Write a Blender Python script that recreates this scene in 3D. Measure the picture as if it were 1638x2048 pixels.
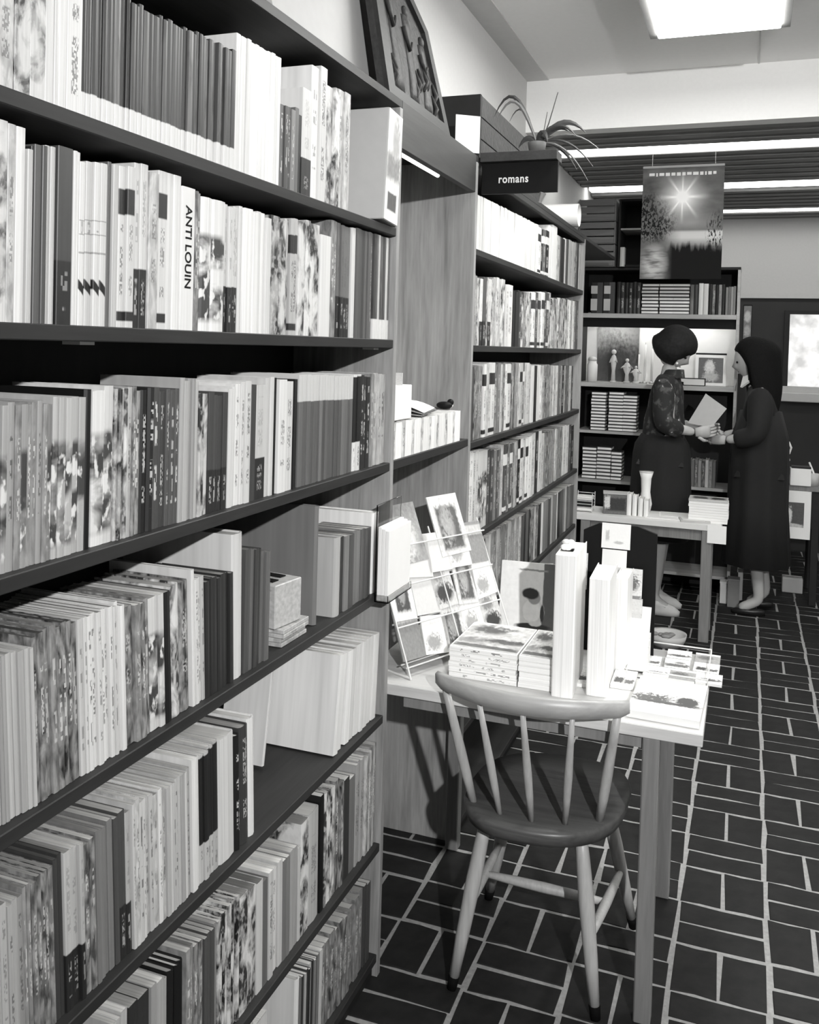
import bpy, bmesh, math, random
from mathutils import Vector, Matrix
import numpy as np
for o in list(bpy.data.objects): bpy.data.objects.remove(o)
sc = bpy.context.scene
col = sc.collection
R = random.Random(7)
# ------------------------------------------------------------------ camera
W, H = 1638, 2048
FPX, PX, PY, EYE = 1830.0, 819.0, 742.0, 1.6      # focal length and principal point in pixels, eye height in metres
def _n(v):
    v = np.array(v, float); return v / np.linalg.norm(v)
def _ray(px, py): return _n([(px-PX)/FPX, -(py-PY)/FPX, -1])
_Y = _ray(1497, 712); _X = -_ray(-4123, 557); _X = _n(_X-_Y*_X.dot(_Y)); _Z = np.cross(_X, _Y)
ROT = np.array([_X, _Y, _Z])
CAMP = np.array([0, 0, EYE])
def atX(px, py, X): d = ROT@_ray(px, py); return Vector(CAMP+d*(X/d[0]))
def atY(px, py, Y): d = ROT@_ray(px, py); return Vector(CAMP+d*(Y/d[1]))
def atZ(px, py, Z): d = ROT@_ray(px, py); return Vector(CAMP+d*((Z-EYE)/d[2]))
cam = bpy.data.cameras.new('camera'); co = bpy.data.objects.new('camera', cam); col.objects.link(co)
cam.sensor_fit = 'HORIZONTAL'; cam.sensor_width = 36; cam.lens = FPX/W*36
cam.shift_x = 0; cam.shift_y = (PY-H/2)/W; cam.clip_start = 0.05
mw = Matrix([list(r) for r in ROT]).to_4x4(); mw.translation = Vector(CAMP); co.matrix_world = mw
sc.camera = co
# ------------------------------------------------------------------ world, lights, exposure
w = bpy.data.worlds.new('world'); sc.world = w; w.use_nodes = True
w.node_tree.nodes['Background'].inputs[0].default_value = (1, 1, 1, 1)
w.node_tree.nodes['Background'].inputs[1].default_value = 0.12
fl = bpy.data.lights.new('flash', 'SPOT'); fl.energy = 520; fl.spot_size = math.radians(96); fl.spot_blend = 1.0
fl.shadow_soft_size = 0.03
fo = bpy.data.objects.new('flash', fl); col.objects.link(fo); fo.location = (0.95, -0.9, 2.3)
fo.rotation_euler = (Vector((-0.15, 3.2, 1.25))-Vector((0.95, -0.9, 2.3))).to_track_quat('-Z', 'Y').to_euler()
sc.view_settings.view_transform = 'Standard'; sc.view_settings.look = 'None'
sc.view_settings.exposure = 0.0; sc.view_settings.gamma = 1; sc.view_settings.use_curve_mapping = False
LAMP_E, STRIP_E, WINDOW_E = 21.0, 8.5, 1.3
# ------------------------------------------------------------------ materials
def g(v): return (v, v*0.995, v*0.98, 1)
def newmat(name):
    m = bpy.data.materials.new(name); m.use_nodes = True
    nt = m.node_tree; b = nt.nodes['Principled BSDF']
    return m, nt, nt.nodes, nt.links, b
def nd(ns, t, **k):
    n = ns.new(t)
    for a, v in k.items(): setattr(n, a, v)
    return n
def mth(ns, ls, op, a, b=None, c=None, clamp=False):
    n = ns.new('ShaderNodeMath'); n.operation = op; n.use_clamp = clamp
    for i, v in enumerate((a, b, c)):
        if v is None: continue
        if isinstance(v, (int, float)): n.inputs[i].default_value = v
        else: ls.new(v, n.inputs[i])
    return n.outputs[0]
def mixc(ns, ls, f, a, b):
    n = ns.new('ShaderNodeMix'); n.data_type = 'RGBA'
    for idx, v in ((0, f), (6, a), (7, b)):
        if isinstance(v, (int, float)):
            if idx == 0: n.inputs[0].default_value = v
            else: n.inputs[idx].default_value = g(v)
        elif isinstance(v, tuple): n.inputs[idx].default_value = v
        else: ls.new(v, n.inputs[idx])
    return n.outputs[2]
def plain(name, v, rough=0.6, var=0.12, scale=30, bump=0.0, spec=0.4, metal=0):
    m, nt, ns, ls, b = newmat(name)
    tc = nd(ns, 'ShaderNodeTexCoord'); no = nd(ns, 'ShaderNodeTexNoise'); no.inputs['Scale'].default_value = scale; no.inputs['Detail'].default_value = 5
    ls.new(tc.outputs['Object'], no.inputs['Vector'])
    ls.new(mixc(ns, ls, no.outputs[0], g(v*(1-var)), g(min(1, v*(1+var)))), b.inputs['Base Color'])
    b.inputs['Roughness'].default_value = rough; b.inputs['Specular IOR Level'].default_value = spec; b.inputs['Metallic'].default_value = metal
    if bump:
        bp = nd(ns, 'ShaderNodeBump'); bp.inputs['Strength'].default_value = bump; bp.inputs['Distance'].default_value = 0.003
        ls.new(no.outputs[0], bp.inputs['Height']); ls.new(bp.outputs[0], b.inputs['Normal'])
    return m
def wood(name, v, axis='Z', var=0.35, rough=0.5, scale=1.0, spec=0.35):
    m, nt, ns, ls, b = newmat(name)
    tc = nd(ns, 'ShaderNodeTexCoord'); mp = nd(ns, 'ShaderNodeMapping')
    s = {'X': (1.5, 22, 22), 'Y': (22, 1.5, 22), 'Z': (22, 22, 1.5)}[axis]
    mp.inputs['Scale'].default_value = tuple(q*scale for q in s)
    ls.new(tc.outputs['Object'], mp.inputs['Vector'])
    a = nd(ns, 'ShaderNodeTexNoise'); a.inputs['Scale'].default_value = 1.0; a.inputs['Detail'].default_value = 8; a.inputs['Distortion'].default_value = 1.2
    ls.new(mp.outputs[0], a.inputs['Vector'])
    c = nd(ns, 'ShaderNodeTexNoise'); c.inputs['Scale'].default_value = 7.0; c.inputs['Detail'].default_value = 4
    ls.new(mp.outputs[0], c.inputs['Vector'])
    f = mth(ns, ls, 'ADD', mth(ns, ls, 'MULTIPLY', a.outputs[0], 0.75), mth(ns, ls, 'MULTIPLY', c.outputs[0], 0.35))
    f = mth(ns, ls, 'MULTIPLY_ADD', f, 2.2, -0.7, clamp=True)
    ls.new(mixc(ns, ls, f, g(v*(1-var)), g(v*(1+var))), b.inputs['Base Color'])
    b.inputs['Roughness'].default_value = rough; b.inputs['Specular IOR Level'].default_value = spec
    bp = nd(ns, 'ShaderNodeBump'); bp.inputs['Strength'].default_value = 0.15; bp.inputs['Distance'].default_value = 0.001
    ls.new(f, bp.inputs['Height']); ls.new(bp.outputs[0], b.inputs['Normal'])
    return m
def emit(name, v, e):
    m, nt, ns, ls, b = newmat(name)
    b.inputs['Base Color'].default_value = g(v); b.inputs['Emission Color'].default_value = (1, 1, 0.98, 1); b.inputs['Emission Strength'].default_value = e
    return m
def cover(kind):
    """printed cover: base tone is the object's colour, print differs with the object's random number"""
    m, nt, ns, ls, b = newmat('cover_'+kind)
    tc = nd(ns, 'ShaderNodeTexCoord'); oi = nd(ns, 'ShaderNodeObjectInfo')
    sg = nd(ns, 'ShaderNodeSeparateXYZ'); ls.new(tc.outputs['Generated'], sg.inputs[0])
    gy, gz = sg.outputs[1], sg.outputs[2]
    rnd = oi.outputs['Random']
    cb = nd(ns, 'ShaderNodeCombineXYZ'); ls.new(mth(ns, ls, 'MULTIPLY', rnd, 37.0), cb.inputs[1]); ls.new(mth(ns, ls, 'MULTIPLY', rnd, 91.0), cb.inputs[2])
    va = nd(ns, 'ShaderNodeVectorMath'); va.operation = 'ADD'; ls.new(tc.outputs['Object'], va.inputs[0]); ls.new(cb.outputs[0], va.inputs[1])
    P = va.outputs[0]
    def noise(sx, sy, sz, det=2, dist=0):
        mp = nd(ns, 'ShaderNodeMapping'); mp.inputs['Scale'].default_value = (sx, sy, sz); ls.new(P, mp.inputs['Vector'])
        n = nd(ns, 'ShaderNodeTexNoise'); n.inputs['Scale'].default_value = 1; n.inputs['Detail'].default_value = det; n.inputs['Distortion'].default_value = dist
        ls.new(mp.outputs[0], n.inputs['Vector']); return n.outputs[0]
    def step(x, t, soft=0.02): return mth(ns, ls, 'MULTIPLY_ADD', mth(ns, ls, 'SUBTRACT', x, t), 1/soft, 0.5, clamp=True)
    def band(x, lo, hi, soft=0.01): return mth(ns, ls, 'MULTIPLY', step(x, lo, soft), mth(ns, ls, 'SUBTRACT', 1.0, step(x, hi, soft)))
    bw = nd(ns, 'ShaderNodeRGBToBW'); ls.new(oi.outputs['Color'], bw.inputs[0])
    light = mth(ns, ls, 'GREATER_THAN', bw.outputs[0], 0.22)
    ink = mixc(ns, ls, light, 0.62, 0.025)
    streak = noise(60, 260, 3, 2)
    vm = nd(ns, 'ShaderNodeMix'); vm.data_type = 'RGBA'; vm.blend_type = 'MULTIPLY'; vm.inputs[0].default_value = 1.0
    ls.new(oi.outputs['Color'], vm.inputs[6])
    sv = mth(ns, ls, 'MULTIPLY_ADD', streak, 0.5, 0.74); cs = nd(ns, 'ShaderNodeCombineColor'); [ls.new(sv, cs.inputs[i]) for i in range(3)]
    ls.new(cs.outputs[0], vm.inputs[7]); base = vm.outputs[2]
    def cells(sy_, sz_):
        mp = nd(ns, 'ShaderNodeMapping'); mp.inputs['Scale'].default_value = (0, sy_, sz_); ls.new(P, mp.inputs['Vector'])
        fl2 = nd(ns, 'ShaderNodeVectorMath'); fl2.operation = 'FLOOR'; ls.new(mp.outputs[0], fl2.inputs[0])
        wn_ = nd(ns, 'ShaderNodeTexWhiteNoise'); ls.new(fl2.outputs[0], wn_.inputs['Vector']); return wn_.outputs['Value']
    big = mth(ns, ls, 'GREATER_THAN', mth(ns, ls, 'FRACT', mth(ns, ls, 'MULTIPLY', rnd, 7.3)), 0.6)
    c1, c2 = cells(520, 300), cells(300, 150)
    cc_ = mth(ns, ls, 'ADD', mth(ns, ls, 'MULTIPLY', c2, big), mth(ns, ls, 'MULTIPLY', c1, mth(ns, ls, 'SUBTRACT', 1.0, big)))
    glyph = mth(ns, ls, 'MULTIPLY', step(cc_, 0.45, 0.05), band(gy, 0.28, 0.72, 0.05))
    glyph = mth(ns, ls, 'MULTIPLY', glyph, step(noise(0, 0, 26, 0), 0.44, 0.03))
    soft_ = mth(ns, ls, 'MULTIPLY_ADD', noise(0.01, 0.01, 0.01, 0), 1.6, -0.25, clamp=True)
    glyph = mth(ns, ls, 'MULTIPLY', glyph, mth(ns, ls, 'MULTIPLY_ADD', soft_, 0.6, 0.25))
    if kind == 'plain': c = base
    elif kind == 'text':
        lo = mth(ns, ls, 'MULTIPLY', rnd, 0.3); word = step(noise(0, 0, 22, 0), 0.42, 0.03)
        msk = mth(ns, ls, 'MULTIPLY', mth(ns, ls, 'MULTIPLY', glyph, word), band(gz, 0.16, 0.9))
        c = mixc(ns, ls, msk, base, ink)
    elif kind == 'title':
        blk = band(gz, 0.70, 0.86); msk = mth(ns, ls, 'MULTIPLY', glyph, band(gz, 0.2, 0.64))
        c = mixc(ns, ls, mth(ns, ls, 'MAXIMUM', blk, msk), base, ink)
        foot = band(gz, 0.04, 0.10); c = mixc(ns, ls, foot, c, ink)
    elif kind == 'photo':
        p = step(noise(26, 26, 16, 6, 0.6), 0.52, 0.16); q = step(noise(90, 90, 60, 4), 0.56, 0.12)
        c = mixc(ns, ls, p, base, ink); c = mixc(ns, ls, mth(ns, ls, 'MULTIPLY', q, 0.6), c, 0.55)
    elif kind == 'mottle':
        p = step(noise(70, 90, 30, 6, 0.4), 0.5, 0.3)
        c = mixc(ns, ls, p, base, 0.30); c = mixc(ns, ls, mth(ns, ls, 'MULTIPLY', glyph, band(gz, 0.3, 0.8)), c, ink)
    elif kind == 'bottomband':
        c = mixc(ns, ls, mth(ns, ls, 'MULTIPLY', step(noise(40, 50, 9, 4), 0.58, 0.1), 0.6), base, 0.02)
        c = mixc(ns, ls, mth(ns, ls, 'SUBTRACT', 1.0, step(gz, 0.19, 0.01)), c, 0.60)
    elif kind == 'topband':
        c = mixc(ns, ls, step(gz, 0.76, 0.01), base, 0.50)
    elif kind == 'blackfoot':
        c = mixc(ns, ls, mth(ns, ls, 'SUBTRACT', 1.0, step(gz, 0.36, 0.01)), base, 0.02)
        c = mixc(ns, ls, mth(ns, ls, 'MULTIPLY', glyph, band(gz, 0.08, 0.30)), c, 0.4)
        c = mixc(ns, ls, mth(ns, ls, 'MULTIPLY', glyph, band(gz, 0.45, 0.9)), c, mixc(ns, ls, 0.5, base, 0.05))
    elif kind == 'blackhead':
        c = mixc(ns, ls, band(gz, 0.30, 0.98), base, 0.015)
        c = mixc(ns, ls, mth(ns, ls, 'MULTIPLY', glyph, band(gz, 0.05, 0.25)), c, 0.03)
    elif kind == 'series':
        ln = mth(ns, ls, 'MAXIMUM', band(gz, 0.555, 0.562, 0.004), mth(ns, ls, 'MAXIMUM', band(gz, 0.64, 0.647, 0.004), band(gz, 0.44, 0.452, 0.004)))
        zz = band(mth(ns, ls, 'ADD', gz, mth(ns, ls, 'MULTIPLY', gy, 0.045)), 0.225, 0.285, 0.01)
        dr = mth(ns, ls, 'MULTIPLY', glyph, band(gz, 0.56, 0.64))
        c = mixc(ns, ls, mth(ns, ls, 'MULTIPLY', ln, 0.6), base, 0.12); c = mixc(ns, ls, zz, c, 0.012); c = mixc(ns, ls, dr, c, 0.1)
    elif kind == 'smudge':
        p = step(noise(8, 10, 14, 4, 0.4), 0.50, 0.12); q = step(noise(60, 60, 34, 3), 0.57, 0.06)
        lowhalf = band(gz, 0.08, 0.72, 0.05)
        c = mixc(ns, ls, mth(ns, ls, 'MULTIPLY', p, lowhalf), base, 0.05); c = mixc(ns, ls, mth(ns, ls, 'MULTIPLY', q, lowhalf), c, 0.62)
    ls.new(c, b.inputs['Base Color'])
    b.inputs['Roughness'].default_value = 0.42; b.inputs['Specular IOR Level'].default_value = 0.35
    return m
CV = {k: cover(k) for k in ('plain', 'text', 'title', 'photo', 'mottle', 'bottomband', 'topband', 'blackfoot', 'blackhead', 'series', 'smudge')}
def pages():
    m, nt, ns, ls, b = newmat('page_edges')
    tc = nd(ns, 'ShaderNodeTexCoord'); oi = nd(ns, 'ShaderNodeObjectInfo'); mp = nd(ns, 'ShaderNodeMapping'); mp.inputs['Scale'].default_value = (6, 900, 6)
    ls.new(tc.outputs['Object'], mp.inputs['Vector']); n = nd(ns, 'ShaderNodeTexNoise'); n.inputs['Scale'].default_value = 1; n.inputs['Detail'].default_value = 2; ls.new(mp.outputs[0], n.inputs['Vector'])
    vm = nd(ns, 'ShaderNodeMix'); vm.data_type = 'RGBA'; vm.blend_type = 'MULTIPLY'; vm.inputs[0].default_value = 1
    ls.new(oi.outputs['Color'], vm.inputs[6]); sv = mth(ns, ls, 'MULTIPLY_ADD', n.outputs[0], 0.7, 0.62); cs = nd(ns, 'ShaderNodeCombineColor'); [ls.new(sv, cs.inputs[i]) for i in range(3)]
    ls.new(cs.outputs[0], vm.inputs[7]); ls.new(vm.outputs[2], b.inputs['Base Color']); b.inputs['Roughness'].default_value = 0.85; b.inputs['Specular IOR Level'].default_value = 0.1
    return m
PAGES = pages()
def picture(name, base, shapes, plane='XZ', tex=0.25, scale=14, grad=None):
    """flat print: soft ellipses / boxes laid over a paper tone, in the object's own 0..1 box"""
    m, nt, ns, ls, b = newmat(name)
    tc = nd(ns, 'ShaderNodeTexCoord'); s = nd(ns, 'ShaderNodeSeparateXYZ'); ls.new(tc.outputs['Generated'], s.inputs[0])
    u, v = {'XZ': (s.outputs[0], s.outputs[2]), 'YZ': (s.outputs[1], s.outputs[2]), 'XY': (s.outputs[0], s.outputs[1])}[plane]
    no = nd(ns, 'ShaderNodeTexNoise'); no.inputs['Scale'].default_value = scale; no.inputs['Detail'].default_value = 7; ls.new(tc.outputs['Generated'], no.inputs['Vector'])
    nz = mth(ns, ls, 'SUBTRACT', no.outputs[0], 0.5)
    c = mixc(ns, ls, 0.0, base, base)
    if grad: c = mixc(ns, ls, mth(ns, ls, 'MULTIPLY_ADD', v, 1.0, 0.0, clamp=True), grad[0], grad[1])
    for (kind, cx, cy, rx, ry, tone, soft, rag) in shapes:
        uu = mth(ns, ls, 'ADD', mth(ns, ls, 'DIVIDE', mth(ns, ls, 'SUBTRACT', u, cx), rx), mth(ns, ls, 'MULTIPLY', nz, rag))
        vv = mth(ns, ls, 'ADD', mth(ns, ls, 'DIVIDE', mth(ns, ls, 'SUBTRACT', v, cy), ry), mth(ns, ls, 'MULTIPLY', nz, rag*1.3))
        if kind == 'e': d = mth(ns, ls, 'SQRT', mth(ns, ls, 'ADD', mth(ns, ls, 'MULTIPLY', uu, uu), mth(ns, ls, 'MULTIPLY', vv, vv)))
        else: d = mth(ns, ls, 'MAXIMUM', mth(ns, ls, 'ABSOLUTE', uu), mth(ns, ls, 'ABSOLUTE', vv))
        f = mth(ns, ls, 'MULTIPLY_ADD', mth(ns, ls, 'SUBTRACT', 1.0, d), 1/soft, 0.5, clamp=True)
        c = mixc(ns, ls, f, c, tone)
    vm = nd(ns, 'ShaderNodeMix'); vm.data_type = 'RGBA'; vm.blend_type = 'MULTIPLY'; vm.inputs[0].default_value = 1
    ls.new(c, vm.inputs[6]); sv = mth(ns, ls, 'MULTIPLY_ADD', nz, tex*2, 1.0); cs = nd(ns, 'ShaderNodeCombineColor'); [ls.new(sv, cs.inputs[i]) for i in range(3)]
    ls.new(cs.outputs[0], vm.inputs[7]); ls.new(vm.outputs[2], b.inputs['Base Color']); b.inputs['Roughness'].default_value = 0.4
    return m
M = dict(
    brightwall=plain('plaster_brightened', 0.86, 0.9, 0.03, 60, 0.2), backwall=plain('plaster_dimmed', 0.46, 0.9, 0.04, 60, 0.2), wall=plain('plaster_wall', 0.56, 0.9, 0.04, 60, 0.2), ceil=plain('painted_ceiling', 0.85, 0.9, 0.03, 40), ceiltrim=plain('ceiling_strip_paint', 0.60, 0.8, 0.05),  # bulkhead plaster lightened, back wall plaster darkened, standing in for room light
    mortar=plain('mortar', 0.30, 0.95, 0.35, 80, 0.8), brick=plain('floor_brick', 0.016, 0.6, 0.6, 26, 0.45, 0.16),
    shelf=wood('dark_stained_board', 0.026, 'Y', 0.35, 0.5, 1.0, 0.2), shelfx=wood('dark_stained_board_cross', 0.02, 'X', 0.35, 0.6, 1.0, 0.2),
    back=wood('dark_back_panel', 0.009, 'Z', 0.3, 0.7), panel=wood('pine_end_panel', 0.27, 'Z', 0.4, 0.5), fascia=wood('fascia_board', 0.04, 'Y', 0.3, 0.5),
    tabletop=wood('pale_tabletop', 0.58, 'X', 0.18, 0.4), leg=wood('table_leg_wood', 0.19, 'Z', 0.25, 0.5), chair=wood('beech_chair', 0.40, 'Z', 0.22, 0.38), seat=wood('chair_seat_wood', 0.085, 'X', 0.4, 0.35),
    crest=wood('chair_crest_wood', 0.36, 'X', 0.2, 0.35), black=plain('matt_black', 0.006, 0.6, 0.2, spec=.15), rubber=plain('rubber_tip', 0.003, 0.8, spec=.1), dark=plain('dark_grey_paint', 0.018, 0.6, 0.2, spec=.2),
    white=plain('white_paper', 0.80, 0.6, 0.03, 20), paper=plain('cream_paper', 0.66, 0.7, 0.05, 15), wire=plain('white_wire', 0.7, 0.35, 0.02, spec=0.6), grey=plain('grey_card', 0.22, 0.6, 0.1),
    lightgrey=plain('light_grey_card', 0.45, 0.6, 0.06), slat=wood('ceiling_slat_wood', 0.20, 'X', 0.35, 0.6), skin=plain('skin', 0.42, 0.5, 0.05, 40), hair=plain('dark_hair', 0.006, 0.8, 0.6, 90, 1.0, 0.12),
    hair2=plain('brown_hair', 0.012, 0.7, 0.8, 60, 1.0, 0.2), skirt=plain('dark_skirt_cloth', 0.012, 0.9, 0.25, 60), coat=plain('black_coat_cloth', 0.010, 0.85, 0.25, 40), shoe=plain('pale_shoe', 0.6, 0.5), shoeblack=plain('black_shoe', 0.012, 0.35),
    oak=wood('pale_shelf_edge', 0.42, 'X', 0.2, 0.5), metal=plain('brass', 0.5, 0.3, 0.05, metal=0.8), greenleaf=plain('dry_leaf', 0.03, 0.6, 0.4, 60), leaf2=plain('pale_leaf', 0.10, 0.6, 0.3, 60),
    crate=wood('crate_wood', 0.13, 'X', 0.3, 0.7), carve=plain('carved_wood', 0.035, 0.55, 0.7, 60, 1.0, 0.2), nicheback=plain('niche_back', 0.72, 0.8, 0.03), dado=plain('dark_wall_panel', 0.028, 0.8, 0.15, 8), pot=plain('clay_pot', 0.12, 0.8, 0.2),
    diffuser=emit('lamp_diffuser', 0.9, LAMP_E), strip=emit('ceiling_light_strip', 0.9, STRIP_E), ceramic=plain('glazed_ceramic', 0.6, 0.25, 0.15, 30, spec=0.6))
def blouse_mat():
    m, nt, ns, ls, b = newmat('printed_blouse'); tc = nd(ns, 'ShaderNodeTexCoord')
    v = nd(ns, 'ShaderNodeTexVoronoi'); v.inputs['Scale'].default_value = 26; ls.new(tc.outputs['Object'], v.inputs['Vector'])
    n = nd(ns, 'ShaderNodeTexNoise'); n.inputs['Scale'].default_value = 22; n.inputs['Detail'].default_value = 3; ls.new(tc.outputs['Object'], n.inputs['Vector'])
    f = mth(ns, ls, 'MULTIPLY_ADD', mth(ns, ls, 'SUBTRACT', 0.22, v.outputs['Distance']), 8, 0.0, clamp=True)
    c = mixc(ns, ls, mth(ns, ls, 'MULTIPLY_ADD', mth(ns, ls, 'SUBTRACT', n.outputs[0], 0.52), 9, 0, clamp=True), 0.012, 0.07)
    ls.new(mixc(ns, ls, mth(ns, ls, 'MULTIPLY', f, mth(ns, ls, 'GREATER_THAN', n.outputs[0], 0.60)), c, 0.5), b.inputs['Base Color']); b.inputs['Roughness'].default_value = 0.8
    return m
M['blouse'] = blouse_mat()
def glass_mat():
    m, nt, ns, ls, b = newmat('clear_plastic'); b.inputs['Transmission Weight'].default_value = 1.0; b.inputs['Roughness'].default_value = 0.03; b.inputs['IOR'].default_value = 1.2; b.inputs['Base Color'].default_value = (1, 1, 1, 1); return m
M['glass'] = glass_mat()
# ------------------------------------------------------------------ mesh helpers
def link(name, bm, m, parent=None, smooth=False, loc=None):
    me = bpy.data.meshes.new(name); bm.normal_update(); bm.to_mesh(me); bm.free()
    o = bpy.data.objects.new(name, me); col.objects.link(o)
    if m is not None: me.materials.append(m)
    if smooth:
        for p in me.polygons: p.use_smooth = True
    if parent is not None: o.parent = parent
    if loc is not None: o.location = loc
    return o
def thing(name, label, cat, loc=(0, 0, 0), rot=(0, 0, 0), group=None):
    o = bpy.data.objects.new(name, None); col.objects.link(o); o.location = loc; o.rotation_euler = rot; o.empty_display_size = 0.05
    return tag(o, label, cat, group)
def tag(o, label=None, cat=None, group=None, kind=None):
    if label: o['label'] = label
    if cat: o['category'] = cat
    if group: o['group'] = group
    if kind: o['kind'] = kind
    return o
def box(bm, x0, x1, y0, y1, z0, z1, bev=0.0):
    r = bmesh.ops.create_cube(bm, size=1)
    vs = r['verts']
    bmesh.ops.scale(bm, vec=(x1-x0, y1-y0, z1-z0), verts=vs); bmesh.ops.translate(bm, vec=((x0+x1)/2, (y0+y1)/2, (z0+z1)/2), verts=vs)
    if bev:
        es = list({e for v in vs for e in v.link_edges})
        bmesh.ops.bevel(bm, geom=es, offset=bev, segments=1, affect='EDGES')
def B(x0, x1, y0, y1, z0, z1, bev=0.0):
    bm = bmesh.new(); box(bm, x0, x1, y0, y1, z0, z1, bev); return bm
def tube(bm, pts, rad, seg=8, cap=True):
    """tapered tube through pts; rad is a number or one radius per point"""
    pts = [Vector(p) for p in pts]; n = len(pts)
    if isinstance(rad, (int, float)): rad = [rad]*n
    rings = []; ref = Vector((0.13, 0.31, 0.94))
    for i, p in enumerate(pts):
        t = (pts[min(i+1, n-1)]-pts[max(i-1, 0)]).normalized()
        if abs(t.dot(ref)) > 0.95: ref = Vector((1, 0.1, 0))
        a = t.cross(ref).normalized(); b_ = t.cross(a)
        rings.append([bm.verts.new(p+(a*math.cos(2*math.pi*k/seg)+b_*math.sin(2*math.pi*k/seg))*rad[i]) for k in range(seg)])
    for i in range(n-1):
        for k in range(seg):
            bm.faces.new((rings[i][k], rings[i][(k+1) % seg], rings[i+1][(k+1) % seg], rings[i+1][k]))
    if cap:
        bm.faces.new(rings[0][::-1]); bm.faces.new(rings[-1])
    return bm
def T(pts, rad, seg=8): return tube(bmesh.new(), pts, rad, seg)
def rings(bm, rr, seg=24, cap=True, pleat=0.0, npl=9):
    """loft of ellipses (cx, cy, z, rx, ry)"""
    L = []
    for (cx, cy, z, rx, ry) in rr:
        L.append([bm.verts.new((cx+rx*(1+pleat*math.sin(npl*2*math.pi*k/seg))*math.cos(2*math.pi*k/seg), cy+ry*(1+pleat*math.sin(npl*2*math.pi*k/seg))*math.sin(2*math.pi*k/seg), z)) for k in range(seg)])
    for i in range(len(L)-1):
        for k in range(seg): bm.faces.new((L[i][k], L[i][(k+1) % seg], L[i+1][(k+1) % seg], L[i+1][k]))
    if cap: bm.faces.new(L[0][::-1]); bm.faces.new(L[-1])
    return bm
def ball(bm, c, r, sx=1, sy=1, sz=1, u=12, v=8):
    q = bmesh.ops.create_uvsphere(bm, u_segments=u, v_segments=v, radius=r)
    bmesh.ops.scale(bm, vec=(sx, sy, sz), verts=q['verts']); bmesh.ops.translate(bm, vec=c, verts=q['verts'])
def skinned(verts, edges, rad, sub=1, root=0):
    """evaluate a Skin + Subdivision modifier to a plain mesh"""
    me = bpy.data.meshes.new('s'); me.from_pydata([tuple(v) for v in verts], edges, []); o = bpy.data.objects.new('s', me); col.objects.link(o)
    sk = o.modifiers.new('skin', 'SKIN'); sk.use_smooth_shade = True; sk.branch_smoothing = 0.3
    for i, r in enumerate(rad):
        r = (r, r) if isinstance(r, (int, float)) else r
        me.skin_vertices[0].data[i].radius = r; me.skin_vertices[0].data[i].use_root = (i == root)
    ss = o.modifiers.new('sub', 'SUBSURF'); ss.levels = sub; ss.render_levels = sub
    dg = bpy.context.evaluated_depsgraph_get(); dg.update()
    out = bpy.data.meshes.new_from_object(o.evaluated_get(dg)); bpy.data.objects.remove(o)
    bm = bmesh.new(); bm.from_mesh(out); bpy.data.meshes.remove(out); return bm
# ------------------------------------------------------------------ setting
BK = 0.24; PER = 0.40
def brick_mesh(wx, wy, s):
    bm = bmesh.new(); rr = random.Random(s)
    j = lambda: rr.uniform(-0.0035, 0.0035)
    lo = [bm.verts.new((x, y, 0.0)) for x, y in ((-wx/2, -wy/2), (wx/2, -wy/2), (wx/2, wy/2), (-wx/2, wy/2))]
    ring = []
    for x, y in ((-wx/2, -wy/2), (0, -wy/2), (wx/2, -wy/2), (wx/2, wy/2), (0, wy/2), (-wx/2, wy/2)): ring.append((x+j(), y+j()))
    bm.free(); bm = bmesh.new()
    b0 = [bm.verts.new((x, y, 0)) for x, y in ring]; b1 = [bm.verts.new((x, y, 0.011)) for x, y in ring]
    b2 = [bm.verts.new((x*0.965+0.0, y*0.955, 0.0145+rr.uniform(-0.0008, 0.0008))) for x, y in ring]
    for a, c in ((b0, b1), (b1, b2)):
        for k in range(6): bm.faces.new((a[k], a[(k+1) % 6], c[(k+1) % 6], c[k]))
    bm.faces.new(b2); return bm
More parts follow.
